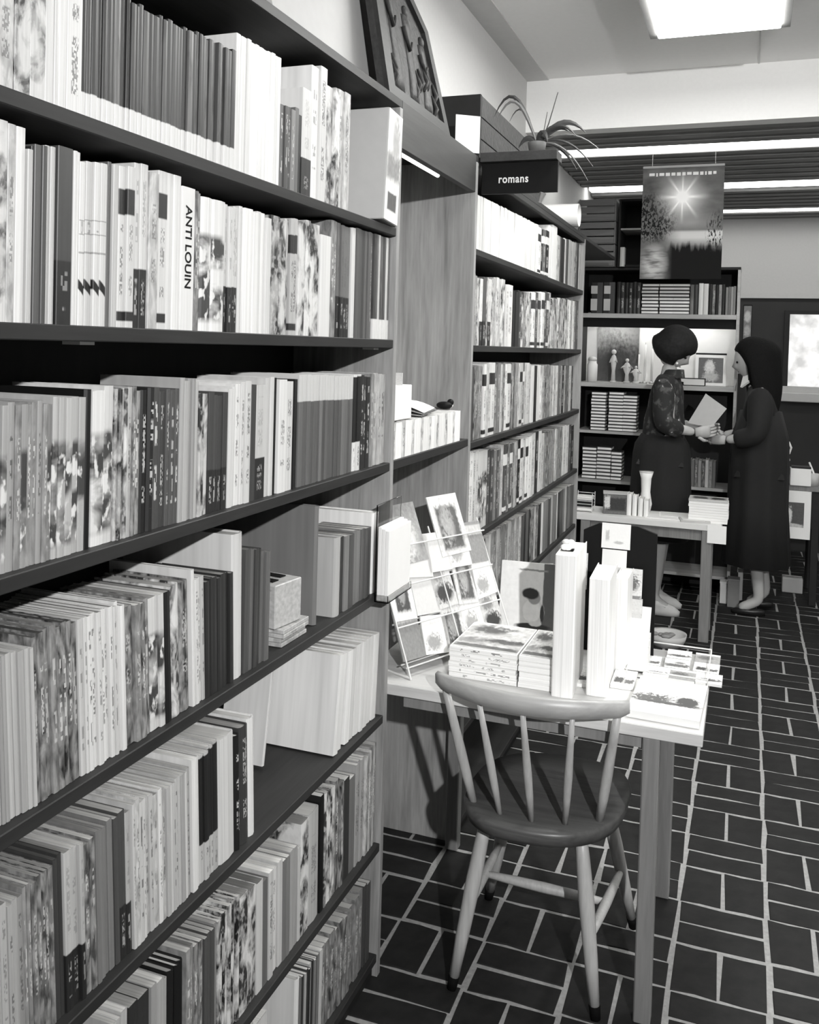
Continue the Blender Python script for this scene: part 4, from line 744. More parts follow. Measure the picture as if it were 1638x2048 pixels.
for k, (px, w_, h_, mt, lab) in enumerate(((1385, .17, .05, 'dark', 'flat dark album lying in the niche before the framed picture'), (1352, .12, .03, 'grey', 'flat grey album lying in the niche, behind the bobbed hair'))):
    t = thing('album', lab, 'album', (at_n(px), BY+.03, 1.391)); link('cover', B(-w_/2, w_/2, 0, .1, 0, h_, .001), M[mt], t); link('page_block', B(-w_/2+.004, w_/2-.004, -.001, 0, .005, h_-.005), M['paper'], t)
for k, (px, h_, r_) in enumerate(((1288, .27, .008), (1302, .24, .008), (1276, .20, .006))):
    t = thing('candle', ['tallest white taper candle in the niche', 'white taper candle half hidden by the bobbed hair', 'shortest white taper candle in the niche'][k], 'candle', (at_n(px), BY+.15, 1.391), group='candles in the niche'); link('holder', rings(bmesh.new(), [(0, 0, 0, .02, .02), (0, 0, .015, .01, .01)], 12), M['metal'], t, True); link('wax', T([(0, 0, .0155), (0, 0, h_)], r_, 10), M['white'], t, True); link('wick', T([(0, 0, h_), (0, 0, h_+.012)], .001, 5), M['black'], t)
brow(1152, 1176, 4, .14, 1100, [.1, .4], ['plain'], 'in the dark low corner behind the far table', 'hardbacks on the lowest shelf of the back bookcase')
brow(1416, 1440, 5, .14, 1065, [.6, .1, .4, .05, .2], ['plain'], 'beside the far table leg', 'hardbacks on the lowest shelf of the back bookcase')
brow(1376, 1440, 9, .72, 920, [.75, .5, .2, .12, .4, .06], ['plain', 'mottle'], 'under the women\'s hands', 'hardbacks on the waist-high shelf of the back bookcase')
for (px, wd, hh, yy, tn, lab) in ((1449, .055, .13, 6.25, 'white', 'small white carton on the floor behind the long black coat'), (1467, .07, .17, 6.18, 'grey', 'grey upright file on the floor behind the long black coat'), (1480, .03, .22, 6.27, 'lightgrey', 'slim pale file on the floor behind the bare ankles')):
    a_ = atY(px, 1180, yy); t = thing('file_box', lab, 'box', (a_.x, yy, 0.0)); link('box_body', B(-wd/2, wd/2, -.04, .04, 0.0005, hh, .002), M[tn], t); link('lid', B(-wd/2-.002, wd/2+.002, -.042, .042, hh+.0002, hh+.012, .001), M[tn], t)
# ------------------------------------------------------------------ far table and its goods
def table(name, lab, x0, x1, y0, y1, z, th, lw, legs, inset=.03):
    t = thing(name, lab, 'table', ((x0+x1)/2, (y0+y1)/2, 0)); X, Y = (x1-x0)/2, (y1-y0)/2
    link('tabletop', B(-X, X, -Y, Y, z-th, z, .002), M['tabletop'] if name != 'far_table' else M['paper'], t)
    for sx, sy in legs:
        cx_, cy_ = sx*(X-inset-lw/2), sy*(Y-min(inset, .003)-lw/2); link('leg', B(cx_-lw/2, cx_+lw/2, cy_-lw/2, cy_+lw/2, 0, z-th-.0003, .003), M['leg'], t)
    for sy in (-1, 1): link('apron', B(-X+inset+lw+.001, X-inset-lw-.001, sy*(Y-min(inset, .003)-lw/2)-.009, sy*(Y-min(inset, .003)-lw/2)+.009, z-th-(.06 if sy > 0 or name == 'far_table' else .03), z-th-.0003), M['leg'], t)
    return t
LG = ((-1, -1), (1, -1), (1, 1), (-1, 1))
table('far_table', 'pale table further down the aisle loaded with books and papers', -0.93, -0.105, 5.31, 5.62, .66, .035, .055, LG, .05)
fz = .6605
def pf(px, Y=5.4): return atY(px, 1000, Y).x
t = thing('wire_rack', 'small wire rack of booklets at the wall end of the far table', 'rack', (pf(1170, 5.42), 5.42, fz)); bm = bmesh.new()
for k in range(6): [link('wire', T([(-.05, sy, .01+k*.018), (.05, sy, .01+k*.018)], .0018, 5), M['wire'], t) for sy in (-.05, .05)]
for sx in (-.05, .05):
    for sy in (-.05, .05): link('wire', T([(sx, sy, 0), (sx, sy, .11)], .0022, 5), M['wire'], t)
for k in range(4): tag(link('booklet', B(-.045, .045, -.045, .045, 0, .02, .001), M['white'] if k in (0, 3) else M['dark'], loc=(pf(1170, 5.42), 5.42, fz+.004+k*.0215)), ['lowest white booklet lying in the wire rack', 'second booklet up in the wire rack, dark', 'third booklet up in the wire rack, dark', 'topmost white booklet in the wire rack'][k], 'booklet', 'booklets in the wire rack')
t = thing('picture_box', 'dark picture-printed box on the far table beside the wire rack', 'box', (pf(1233, 5.42), 5.42, fz), (0, 0, .15)); link('box_body', B(-.075, .075, -.04, .04, 0, .115, .002), picture('dark_box_print', .12, [('r', .5, .5, .35, .32, .03, .3, .3), ('r', .15, .6, .1, .3, .6, .4, 1)], 'XZ', .5), t); link('lid', B(-.077, .077, -.042, .042, .1152, .125, .001), M['lightgrey'], t)
for k, px in enumerate((1259, 1270, 1282, 1293)):
    book((pf(px, 5.40), 5.38, fz+.0005), (0, 0, math.radians(-90)), .026, .1, .125-.01*k, .8, 'plain', True, 'hardback', f"white-spined hardback upright on the far table, {ordinal(k+1)} from the picture box", 'white hardbacks upright on the far table', .7)
t = thing('vase', 'pair-necked white vase standing among the white hardbacks', 'vase', (pf(1291, 5.55), 5.55, fz)); link('body', rings(bmesh.new(), [(0, 0, 0, .028, .028), (0, 0, .05, .038, .038), (0, 0, .12, .026, .026), (0, 0, .2, .030, .030), (0, 0, .235, .04, .04)], 20), M['white'], t, True); link('rim', rings(bmesh.new(), [(0, 0, .2352, .04, .04), (0, 0, .242, .042, .042)], 20), M['ceramic'], t, True)
for k, (px, Y, w_, d_, z_) in enumerate(((1330, 5.42, .2, .15, .004), (1355, 5.5, .2, .16, .003), (1390, 5.38, .16, .11, .012))):
    t = thing('paper_sheaf', ['flat white papers at the middle of the far table', 'flat white papers by the back edge of the far table', 'thin grey-edged booklets beside the tall paper stack'][k], 'papers', (pf(px, Y), Y, fz+(.0045 if k == 1 else 0)), (0, 0, .1*k)); link('sheet', B(-w_/2, w_/2, -d_/2, d_/2, 0, z_, .0005), M['white'] if k < 2 else M['lightgrey'], t); link('sheet', B(-w_/2+.01, w_/2-.03, -d_/2+.005, d_/2-.01, z_+.0002, z_+.003), M['paper'], t)
t = thing('paper_stack', 'tall tidy stack of white brochures at the aisle end of the far table', 'brochures', (pf(1418, 5.42), 5.43, fz))
for k in range(9): link('brochure', B(-.105+R.uniform(-.003, .003), .105+R.uniform(-.003, .003), -.07, .07, k*.0145, k*.0145+.0138, .001), M['white'] if k < 8 else picture('brochure_top', .5, [('r', .3, .5, .2, .3, .05, .4, 1), ('r', .75, .5, .2, .3, .03, .5, 1)], 'XY', .4), t)
t = thing('hanging_leaflet', 'white leaflet hanging over the corner of the far table', 'leaflet', (pf(1436, 5.305), 5.3055, fz-.10)); link('sheet', B(-.05, .05, -.0015, 0, 0, .10), M['white'], t)
# basket and tape on the floor under the far table
t = thing('floor_basket', 'round woven basket on the floor in front of the far table', 'basket', (atZ(1343, 1255, 0).x, 5.20, 0.0005)); bm = rings(bmesh.new(), [(0, 0, 0, .085, .085), (0, 0, .03, .098, .098), (0, 0, .062, .105, .105), (0, 0, .055, .095, .095), (0, 0, .012, .08, .08)], 26); link('bowl', bm, M['lightgrey'], t, True)
bm = bmesh.new(); rr = random.Random(9)
for k in range(14): a_ = rr.uniform(0, 6.28); r_ = rr.uniform(.01, .07); ball(bm, (r_*math.cos(a_), r_*math.sin(a_), .045+rr.uniform(0, .01)), .018, 1.2, 1, .6, 8, 5)
q = link('trinkets', bm, M['grey'], t, True); q['kind'] = 'stuff'
# ------------------------------------------------------------------ desk under the window
t = thing('desk', 'dark desk with a pale rail at the edge of the view beyond the coat', 'desk', (0.63, 6.66, 0))
link('desktop', B(-.43, .45, -.27, .27, .74, .775, .002), M['leg'], t); link('rail', B(-.42, -.24, -.268, -.25, .70, .7395), M['oak'], t)
for sx in (-.19, .42):
    for sy in (-.25, .22): link('leg', B(sx-.022, sx+.022, sy, sy+.04, 0, .7395, .002), M['dark'], t)
link('drawer_unit', B(-.235, .35, -.249, .2, .5, .7395), M['dark'], t)
t = thing('desk_poster', 'white poster with a dark picture fixed to the front of the desk', 'poster', (0.295, 6.385, .43)); link('sheet', B(-.115, .115, -.002, 0, 0, .31), M['white'], t); link('print', B(-.09, .075, -.0035, -.0022, .075, .235), picture('desk_poster_print', .07, [('e', .45, .45, .12, .35, .7, .4, 1.4), ('e', .5, .05, .5, .1, .5, .3, .5)], 'XZ', .4), t)
dz = .7755
def pd(px, Y=6.45): return atY(px, 950, Y).x
t = thing('block_calendar', 'white paper block standing on the desk', 'note block', (pd(1601, 6.4), 6.42, dz)); link('pad', B(-.062, .062, -.05, .05, 0, .11, .002), M['white'], t); link('cap', B(-.055, .06, -.045, .045, .1102, .122), M['dark'], t)
t = thing('desk_box', 'lilac-grey upright box at the near end of the desk', 'box', (pd(1566, 6.4), 6.44, dz)); link('box_body', B(-.035, .035, -.06, .06, 0, .155, .002), M['lightgrey'], t)
link('lid', B(-.04, .038, -.06, .06, .1552, .165), M['white'], t); link('handle', T([(.0, 0, .168), (.035, 0, .20), (.045, 0, .235), (.03, 0, .27), (.0, 0, .285)], .007, 8), M['white'], t, True)
t = thing('pen_pot', 'small pot with a pale pen on the desk', 'pen pot', (pd(1628, 6.4), 6.42, dz)); link('pot', rings(bmesh.new(), [(0, 0, 0, .03, .03), (0, 0, .08, .032, .032)], 18), M['lightgrey'], t, True); link('pen', T([(0, 0, .08), (-.03, 0, .15)], .006, 6), M['white'], t)
t = thing('parcel', 'pale folded parcel lying low behind the coat hem', 'parcel', (atY(1588, 1130, 6.6).x, 6.75, .0)); link('wrap', B(-.065, .065, -.05, .05, .0005, .10, .004), M['lightgrey'], t); link('string', B(-.066, .066, -.003, .003, .1005, .102), M['dark'], t)
t = thing('wall_notice', 'narrow picture strip fixed to the dark wall beside the back bookcase', 'notice', (atY(1492, 650, YW-.003).x+.01, YW-.004, 1.72)); link('sheet', B(-.03, .03, -.001, .001, 0, .30), picture('notice_print', .12, [('e', .5, .7, .4, .15, .4, .5, 1), ('e', .5, .3, .4, .15, .3, .5, 1)], 'XZ', .5), t); link('mount', B(-.035, .035, .0012, .0035, -.01, .31), M['black'], t)
# ------------------------------------------------------------------ near table
NT = table('display_table', 'pale-topped display table behind the chair, crowded with books and cards', -0.95, -0.068, 2.209, 2.797, .72, .03, .040, ((-1, 1), (1, -1), (1, 1)), .096)
nz_ = .7205
def TX(px, py, z=.72): v_ = atZ(px, py, z); return v_.x, v_.y
# two piles of identical paperbacks
def pile(x, y, wd, dp, th, n, rot, lab, grp, top, z0=nz_):
    for k in range(n):
        r = thing('stacked_paperback', lab % ordinal(n-k), 'book', (x+R.uniform(-.002, .002), y+R.uniform(-.002, .002), z0+k*(th+.0003)), (0, 0, rot+R.uniform(-.01, .01)), grp)
        a_ = link('cover', cover_mesh(th, dp, wd, .0008, False), CV['text'] if top else CV['plain'], r); a_.color = g(.84)
        a_.matrix_local = Matrix(((0, 0, 1, -wd/2), (-1, 0, 0, 0), (0, 1, 0, th/2), (0, 0, 0, 1)))@Matrix.Identity(4)
        q_ = link('page_block', B(-wd/2+.0006, wd/2-.0006, .001, dp-.0006, .001, th-.001), PAGES, r); q_.color = g(.7)
        if k == n-1: link('cover_print', B(-wd/2+.004, wd/2-.004, .004, dp-.004, th+.0001, th+.0005), top_print, r)
top_print = picture('cover_landscape', .62, [('e', .35, .75, .3, .16, .10, .7, 2), ('e', .7, .35, .35, .08, .12, .7, 2), ('r', .5, .1, .5, .05, .15, .3, .8), ('e', .2, .3, .2, .1, .3, .6, 2)], 'XY', .7, 9)
pile(-.632, 2.325, .185, .24, .0135, 6, 0, 'white lettered paperback, %s from the top of the pile behind the chair', 'identical paperbacks in two piles', True)
pile(-.488, 2.325, .090, .24, .0135, 6, 0, 'white paperback, %s from the top of the pile beside the tall album', 'identical paperbacks in two piles', False)
# upright books
def upright(name, lab, x, y, wd, dp, h, rot, tone, mt=None, lean=0, kind='plain'):
    r = thing(name, lab, 'book', (x, y, nz_), (lean, 0, rot)); a_ = link('cover', cover_mesh(wd, dp, h, .0022, True), CV[kind], r); a_.color = g(tone)
    q_ = link('page_block', B(-dp+.003, -.004, -wd/2+.0026, wd/2-.0026, .003, h-.004), PAGES, r); q_.color = g(.82); return r
upright('tall_album', 'tallest thick white album upright at the middle of the display table', -.415, 2.30, .054, .20, .362, math.radians(-90+2), .85)
upright('white_album', 'second white album upright, just past the tallest one', -.335, 2.345, .052, .19, .30, math.radians(-90+2), .85, kind='plain')
upright('white_volume', 'shorter white volume upright behind the two albums', -.305, 2.545, .035, .14, .26, math.radians(-90), .82)
t = thing('boy_book', 'upright book whose cover shows a child sitting beside a grey wall', 'book', (-.595, 2.74, nz_+.0005), (math.radians(-10), 0, math.radians(4)))
link('cover', B(-.10, .10, -.008, -.0062, 0, .225), picture('child_cover', .80, [('r', .88, .5, .22, .52, .12, .06, .1), ('e', .52, .36, .17, .17, .70, .2, .2), ('e', .50, .36, .14, .15, .86, .15, .3), ('e', .53, .53, .095, .085, .34, .2, .1), ('e', .47, .585, .13, .075, .03, .25, .3), ('e', .66, .33, .03, .12, .04, .3, .4), ('e', .52, .15, .26, .045, .03, .3, .4), ('e', .56, .19, .09, .035, .75, .3, .3), ('r', .5, .90, .22, .012, .3, .4, 2.0)], 'XZ', .12), t); link('page_block', B(-.098, .098, -.006, .006, .002, .223), M['paper'], t); link('back_cover', B(-.10, .10, .0062, .008, 0, .225), M['white'], t)
t = thing('white_figure', 'small white crumpled wrapper perched on the tallest album', 'wrapper', (-.425, 2.40, nz_+.3585)); bm = bmesh.new(); [ball(bm, (rr.uniform(-.012, .012), rr.uniform(-.03, .03), .009+rr.uniform(0, .008)), .009, 1.3, 1, .9, 7, 5) for _ in range(6)]; link('wrapper', bm, M['white'], t, True); link('clip', B(-.016, .016, -.03, -.012, .0, .006, .001), M['black'], t)
# card rack of leaning tiers, facing the aisle
rk = thing('card_rack', 'white wire rack of greeting cards at the wall end of the display table', 'rack', (-.865, 2.28, nz_), (0, 0, math.radians(-24)))
def rp(u, v): return (0.035-0.30*v*math.sin(.42), u, .01+.33*v)          # u along the rack, v up its slope
def WR(p_, r_, g_=6): link('wire', T(p_, r_, g_), M['wire'], rk)
for v_ in (0.06, .36, .66, .96): WR([rp(0, v_), rp(.44, v_)], .0022, 6); WR([(rp(0, v_)[0]+.02, 0, rp(0, v_)[2]-.004), (rp(.6, v_)[0]+.02, .44, rp(0, v_)[2]-.004)], .0022, 6)
for u_ in (0, .22, .44): WR([(rp(u_, 0)[0]+.03, u_, .003), rp(u_, 1.05)], .0024, 6)
for u_ in (0, .44): WR([rp(u_, 1.0), (-.20, u_, .003)], .003, 6); WR([(-.20, u_, .003), (.065, u_, .003)], .003, 6)
cards = [('plain', .16, []), ('dark', .10, 0), ('pale', .78, 0), ('white', .8, 0)]
cp = [picture('card_picture_%d' % k, b0, sh, 'YZ', tx, 12) for k, (b0, sh, tx) in enumerate([(.30, [('e', .5, .4, .3, .3, .6, .6, 2)], .6), (.70, [('r', .5, .5, .3, .33, .07, .2, .3), ('e', .5, .5, .15, .2, .3, .5, 2)], .3), (.62, [], .08), (.78, [('e', .4, .3, .3, .2, .35, .6, 2)], .2), (.62, [('r', .5, .45, .34, .36, .10, .2, .3), ('e', .45, .5, .2, .3, .35, .6, 2)], .5), (.6, [('e', .5, .3, .4, .2, .05, .5, 1.5), ('e', .4, .7, .3, .15, .25, .6, 1.5)], .3), (.25, [('r', .5, .8, .5, .12, .5, .3, .3)], .4)])]
cn = ['grey textured', 'dark-pictured', 'blank pale', 'white', 'forest-pictured', 'landscape', 'two-tone']
order = [[6, 3, 4, 3, 5], [1, 2, 5, 4, 3], [0, 2, 2, 3, 6], [0, 4]]
rows = ['bottom', 'second', 'third', 'top']
for r_, L in enumerate(order):
    for c_, k in enumerate(L):
        u_ = .0+.087*c_+(.05 if r_ == 3 else 0)+(.1*c_ if r_ == 3 else 0); p_ = rp(u_, .08+.30*r_ if r_ < 3 else .78); hh = (.13, .13, .135, .17)[r_]*R.uniform(.8, 1.12); ww = (.085, .085, .085)[r_]+.01*(k in (2, 3)) if r_ < 3 else .13
        o = link('greeting_card', B(-.0022, .0022, 0, ww, 0, hh), cp[k]); o.matrix_world = Matrix.Translation((-.865, 2.28, nz_))@Matrix.Rotation(math.radians(-24), 4, 'Z')@Matrix.Translation((p_[0]+.011, p_[1], p_[2]+.003))@Matrix.Rotation(-.40, 4, 'Y')@Matrix.Rotation(R.uniform(-.14, .08), 4, 'X')
        tag(o, f"{cn[k]} greeting card, {ordinal(c_+1)} from the chair side, {rows[r_]} tier of the rack", 'card', 'greeting cards in the wire rack')
# black display stand with cards, beyond the albums
t = thing('display_stand', 'black angled display stand rising behind the white albums', 'stand', (-.332, 2.705, nz_))
bm = bmesh.new(); P_ = [(-.105, 0), (.105, 0), (.105, .36), (.05, .378), (-.06, .378), (-.105, .355)]
a0 = [bm.verts.new((x, -.006, z)) for x, z in P_]; a1 = [bm.verts.new((x, .006, z)) for x, z in P_]; bm.faces.new(a0); bm.faces.new(a1[::-1]); [bm.faces.new((a0[(k+1) % 6], a0[k], a1[k], a1[(k+1) % 6])) for k in range(6)]
link('panel', bm, M['black'], t); link('foot', B(-.09, .09, .0065, .09, 0, .012), M['black'], t)
sp = picture('palm_card', .66, [('e', .65, .5, .22, .26, .12, .6, 2.2), ('e', .3, .35, .1, .1, .8, .4, 1), ('r', .5, .05, .5, .06, .2, .3, .5)], 'XZ', .3); wp = picture('white_card', .82, [('r', .2, .5, .06, .2, .5, .5, 1), ('e', .6, .25, .15, .06, .5, .6, 1)], 'XZ', .05)
for (x, y, z, w_, h_, m_, lab) in [(-.01, -.016, .29, .082, .072, wp, 'white card at the top of the black stand'), (-.012, -.022, .235, .07, .052, M['white'], 'smaller white card just under the top one on the black stand'), (-.125, -.030, .165, .075, .105, sp, 'palm-tree card sticking out beside the black stand'), (.03, -.034, .155, .08, .085, sp, 'palm-tree card high on the black stand'), (.032, -.040, .095, .082, .062, cp[5], 'figure-pictured card below the palm-tree card')]:
    tg = tag(link('display_card', B(-w_/2, w_/2, -.0015, .0015, 0, h_), m_, loc=(-.332+x, 2.705+y, nz_+z+.02), ), lab, 'card', 'cards on the black stand'); tg.rotation_euler = (math.radians(-6), 0, 0)
for k in range(6):
    tg = tag(link('leaflet', B(-.048, .048, -.001, .001, 0, .075), M['white'], loc=(-.283, 2.655-.018*k, nz_+.085-.016*k)), f"white leaflet, {ordinal(k+1)} from the top of the stepped fan below the black stand", 'leaflet', 'leaflets fanned below the black stand'); tg.rotation_euler = (math.radians(-28), 0, 0)
t = thing('leaflet_steps', 'stepped white holder carrying the fanned leaflets on the display table', 'holder', (-.283, 2.61, nz_))
for k in range(6): link('step', B(-.05, .05, .052-.018*k, .068-.018*k, 0, .082-.0135*k if k < 6 else .01), M['white'], t)
# flat landscape booklets in a clear tray
lp = [picture('landscape_print_%d' % k, b0, sh, 'XY', .5, 11) for k, (b0, sh) in enumerate([(.70, [('e', .5, .35, .5, .12, .08, .5, 1.8)]), (.62, [('r', .5, .3, .5, .15, .12, .5, 1.5), ('e', .6, .6, .2, .1, .2, .6, 1.5)]), (.30, [('e', .4, .5, .3, .2, .12, .6, 2), ('r', .5, .9, .5, .1, .7, .3, .4)]), (.66, [('r', .3, .35, .2, .16, .05, .4, 1.4), ('r', .75, .3, .2, .12, .10, .4, 1.4)])])]
k = 0
for ry in range(3):
    for cx_ in range(3):
        x = -.235+.078*cx_ if ry else -.205+.068*cx_; y = 2.575+.085*ry
        if ry == 2 and cx_ == 0: continue
        t = thing('landscape_booklet', f"flat landscape booklet, {ordinal(cx_+1)} from the albums, {['near', 'middle', 'far'][ry]} row of the clear tray", 'booklet', (x, y, nz_+.003), (0, 0, R.uniform(-.03, .03)), 'landscape booklets in the clear tray')
        link('cover', B(-.034, .034, -.04, .04, .006, .0068), lp[(ry*3+cx_*2) % 4], t); link('page_block', B(-.0335, .0335, -.0395, .0395, 0, .0058), M['white'], t); k += 1
t = thing('clear_tray', 'clear plastic tray with pale rims holding the landscape booklets', 'tray', (-.158, 2.655, nz_)); bm = bmesh.new()
for a_ in ((-.122, .087, -.13, .135, 0, .002),): box(bm, *a_)
link('tray_floor', bm, M['glass'], t); bm = bmesh.new()
for zz_ in (.022,): link('rim', T([(-.122, -.13, zz_), (.087, -.13, zz_), (.087, .135, zz_), (-.122, .135, zz_), (-.122, -.13, zz_)], .0022, 6), M['wire'], t)
for x in (-.122, .087): 
    for y in (-.13, .0, .135): link('post', T([(x, y, .002), (x, y, .0195)], .0018, 5), M['wire'], t)
bm.free()
for k, (px, py, m_) in enumerate(((1160, 1360, 0), (1245, 1365, 3))):
    x, y = TX(px, py, .73); t = thing('flat_booklet', ['picture booklet lying between the two white albums', 'picture booklet lying just past the second white album'][k], 'booklet', (x+(.0 if k else .0), y+.04, nz_), (0, 0, .02)); link('cover', B(-.026 if k == 0 else -.03, .026 if k == 0 else .03, -.065, .06, .0085, .0095), lp[m_], t); link('page_block', B(-.0255 if k == 0 else -.0295, .0255 if k == 0 else .0295, -.0645, .0595, 0, .0083), M['white'], t)
t = thing('white_booklet', 'big white booklet with a tree-lined horizon at the table corner', 'booklet', (-.158, 2.365, nz_), (0, 0, math.radians(-2)))
link('cover', B(-.085, .085, -.125, .125, .0182, .0192), picture('horizon_print', .86, [('r', .5, .33, .47, .035, .10, .4, .8), ('e', .78, .44, .16, .12, .07, .3, 1.0), ('r', .27, .42, .28, .09, .12, .6, 3.2)], 'XY', .04, 22), t); link('page_block', B(-.0845, .0845, -.1245, .1245, 0, .018, .0005), M['white'], t)
# ------------------------------------------------------------------ chair
ch = thing('spindle_chair', 'wooden spindle-back chair with its back to the camera at the display table', 'chair', (-.455, 2.36, 0))
def L(v_): return (v_[0]+.455, v_[1]-2.36, v_[2])
bm = bmesh.new(); n = 40; top = []; mid = []; bot = []; ctr = Vector((-.452, 2.355)); 
for k in range(n):
    a_ = 2*math.pi*k/n; e_ = .78; cx_, sy_ = math.cos(a_), math.sin(a_); px_ = math.copysign(abs(cx_)**e_, cx_)*.205*(1.0+.04*sy_); py_ = math.copysign(abs(sy_)**e_, sy_)*.225
    px_, py_ = px_*math.cos(-.12)-py_*math.sin(-.12)*.3, py_+px_*.10
    top.append(bm.verts.new(L((ctr.x+px_*.975, ctr.y+py_*.975, .452)))); mid.append(bm.verts.new(L((ctr.x+px_, ctr.y+py_, .442)))); bot.append(bm.verts.new(L((ctr.x+px_*.97, ctr.y+py_*.97, .415))))
inn_ = [bm.verts.new((v_.co.x*.6, v_.co.y*.6, .444)) for v_ in top]
for a_, b_ in ((bot, mid), (mid, top), (top, inn_)):
    for k in range(n): bm.faces.new((a_[k], a_[(k+1) % n], b_[(k+1) % n], b_[k]))
bm.faces.new(bot[::-1]); bm.faces.new(inn_); link('seat', bm, M['seat'], ch, True)
sb = [(-.616, 2.222), (-.539, 2.192), (-.458, 2.188), (-.379, 2.206), (-.304, 2.255)]
stp = [(-.682, 2.165), (-.582, 2.118), (-.470, 2.100), (-.355, 2.118), (-.258, 2.170)]
for k, ((x, y), (u_, v_)) in enumerate(zip(sb, stp)):
    r = [.0065, .0095, .0105, .008, .006] if 0 < k < 4 else [.0095, .0125, .013, .011, .009]
    pts = [L((x+(u_-x)*f, y+(v_-y)*f, .446+(.752-.446)*f)) for f in (0, .25, .45, .75, 1)]; link('spindle', T(pts, r, 12), M['chair'], ch, True)
bm = bmesh.new(); n = 24; LL = []
for i in range(n+1):
    f = i/n; x = -.707+.474*f; y = 2.178-.082*math.sin(math.pi*f)**.9+.004*f; hh = .046*(.80+.20*math.sin(math.pi*f)); zt = .785+.006*math.sin(math.pi*f); tk = .010
    if i in (0, n): hh *= .75
    nx = math.cos(math.pi*f)*.25; LL.append([bm.verts.new(L((x-nx*tk, y-tk, zt-hh))), bm.verts.new(L((x-nx*tk, y-tk-.004, zt-.003))), bm.verts.new(L((x, y, zt))), bm.verts.new(L((x+nx*tk, y+tk-.004, zt-.003))), bm.verts.new(L((x+nx*tk, y+tk, zt-hh))), bm.verts.new(L((x, y, zt-hh-.002)))])
for i in range(n):
    for j in range(6): bm.faces.new((LL[i][j], LL[i][(j+1) % 6], LL[i+1][(j+1) % 6], LL[i+1][j]))
bm.faces.new(LL[0][::-1]); bm.faces.new(LL[-1]); link('crest_rail', bm, M['crest'], ch, True)
feet = [(-.64, 2.155), (-.288, 2.188), (-.245, 2.585), (-.655, 2.555)]; tops_ = [(-.578, 2.215), (-.345, 2.235), (-.325, 2.475), (-.565, 2.46)]
def lp_(k, f): (x, y), (u_, v_) = feet[k], tops_[k]; return (x+(u_-x)*f, y+(v_-y)*f, .425*f)
for k in range(4):
    lg = link('leg', T([L(lp_(k, f)) for f in (.075, .3, .62, .85, 1)], [.0125, .0165, .0195, .017, .0135], 12), M['chair'], ch, True); link('ferrule', T([L(lp_(k, f)) for f in (.002, .0745)], [.012, .0142], 12), M['rubber'], lg, True)
def mid_(a_, b_, f=.5): return tuple(a_[i]+(b_[i]-a_[i])*f for i in range(3))
s1_, s2_ = (lp_(0, .46), lp_(3, .46)), (lp_(1, .42), lp_(2, .42))
for a_, b_ in (s1_, s2_): link('stretcher', T([L(mid_(a_, b_, f)) for f in (0, .25, .5, .75, 1)], [.0085, .012, .0135, .012, .0085], 10), M['chair'], ch, True)
a_, b_ = mid_(*s1_), mid_(*s2_); link('stretcher', T([L(mid_(a_, b_, f)) for f in (0, .25, .5, .75, 1)], [.0085, .012, .0135, .012, .0085], 10), M['chair'], ch, True)
# ------------------------------------------------------------------ people
def hand(bm, wrist, direction, palm_n, scale=1.0, curl=.5):
    """palm and five separate curled fingers rooted in it"""
    d = Vector(direction).normalized(); n_ = Vector(palm_n).normalized(); s_ = d.cross(n_).normalized(); n_ = s_.cross(d).normalized(); w_ = Vector(wrist); k = scale
    rr_ = []
    for f, rw, rt in ((0, .026, .018), (.035, .036, .016), (.075, .041, .013), (.09, .036, .010)):
        c_ = w_+d*f*k; rr_.append([bm.verts.new(c_+s_*math.cos(2*math.pi*i/10)*rw*k+n_*math.sin(2*math.pi*i/10)*rt*k) for i in range(10)])
    for i in range(3):
        for j in range(10): bm.faces.new((rr_[i][j], rr_[i][(j+1) % 10], rr_[i+1][(j+1) % 10], rr_[i+1][j]))
    bm.faces.new(rr_[0][::-1]); bm.faces.new(rr_[-1])
    for i, (off, ln) in enumerate(((-.029, .068), (-.010, .076), (.010, .072), (.028, .056))):
        p = w_+(d*.082+s_*off)*k; pts = [p]; a_ = 0
        for sg in (.42, .33, .25): a_ += curl*.7; p = p+(d*math.cos(a_)+n_*math.sin(a_))*ln*sg*k; pts.append(p)
        tube(bm, pts, [.0095*k, .009*k, .008*k, .006*k], 8)
    p = w_+(d*.02-s_*.028)*k; tube(bm, [p, p+(d*.028-s_*.026)*k, p+(d*.055-s_*.034+n_*.012)*k], [.012*k, .010*k, .007*k], 8)
def head(bm, c, yaw, pitch, s=1.0):
    q = bmesh.ops.create_uvsphere(bm, u_segments=28, v_segments=20, radius=1.0)['verts']
    for v_ in q:                                                       # local: +x face, z up
        x, y, z = v_.co; w_ = 1.0
        if z < 0: w_ = 1-.34*(-z)**1.3
        X, Y, Z = x*.094*(1.0 if x < 0 else 1-.05*abs(z)), y*.074*w_, z*.118
        if x > 0:
            nose = math.exp(-((y/.16)**2))*math.exp(-(((z+.18)/.17)**2)); X += .024*nose
            X += .006*math.exp(-((y/.5)**2))*math.exp(-(((z+.55)/.10)**2)); X += .010*math.exp(-((y/.4)**2))*math.exp(-(((z+.92)/.18)**2))
            X -= .010*(math.exp(-(((y-.42)/.18)**2))+math.exp(-(((y+.42)/.18)**2)))*math.exp(-(((z-.02)/.13)**2))
        v_.co = Vector((X, Y, Z))*s
    for sg in (-1, 1):
        e_ = bmesh.ops.create_uvsphere(bm, u_segments=8, v_segments=6, radius=.018*s)['verts']; bmesh.ops.scale(bm, vec=(.7, .4, 1.6), verts=e_); bmesh.ops.translate(bm, vec=(-.005, sg*.074*s, -.01), verts=e_); q += e_
    mt = Matrix.Translation(c)@Matrix.Rotation(yaw, 4, 'Z')@Matrix.Rotation(pitch, 4, 'Y')
    bmesh.ops.transform(bm, matrix=mt, verts=q)
    return mt
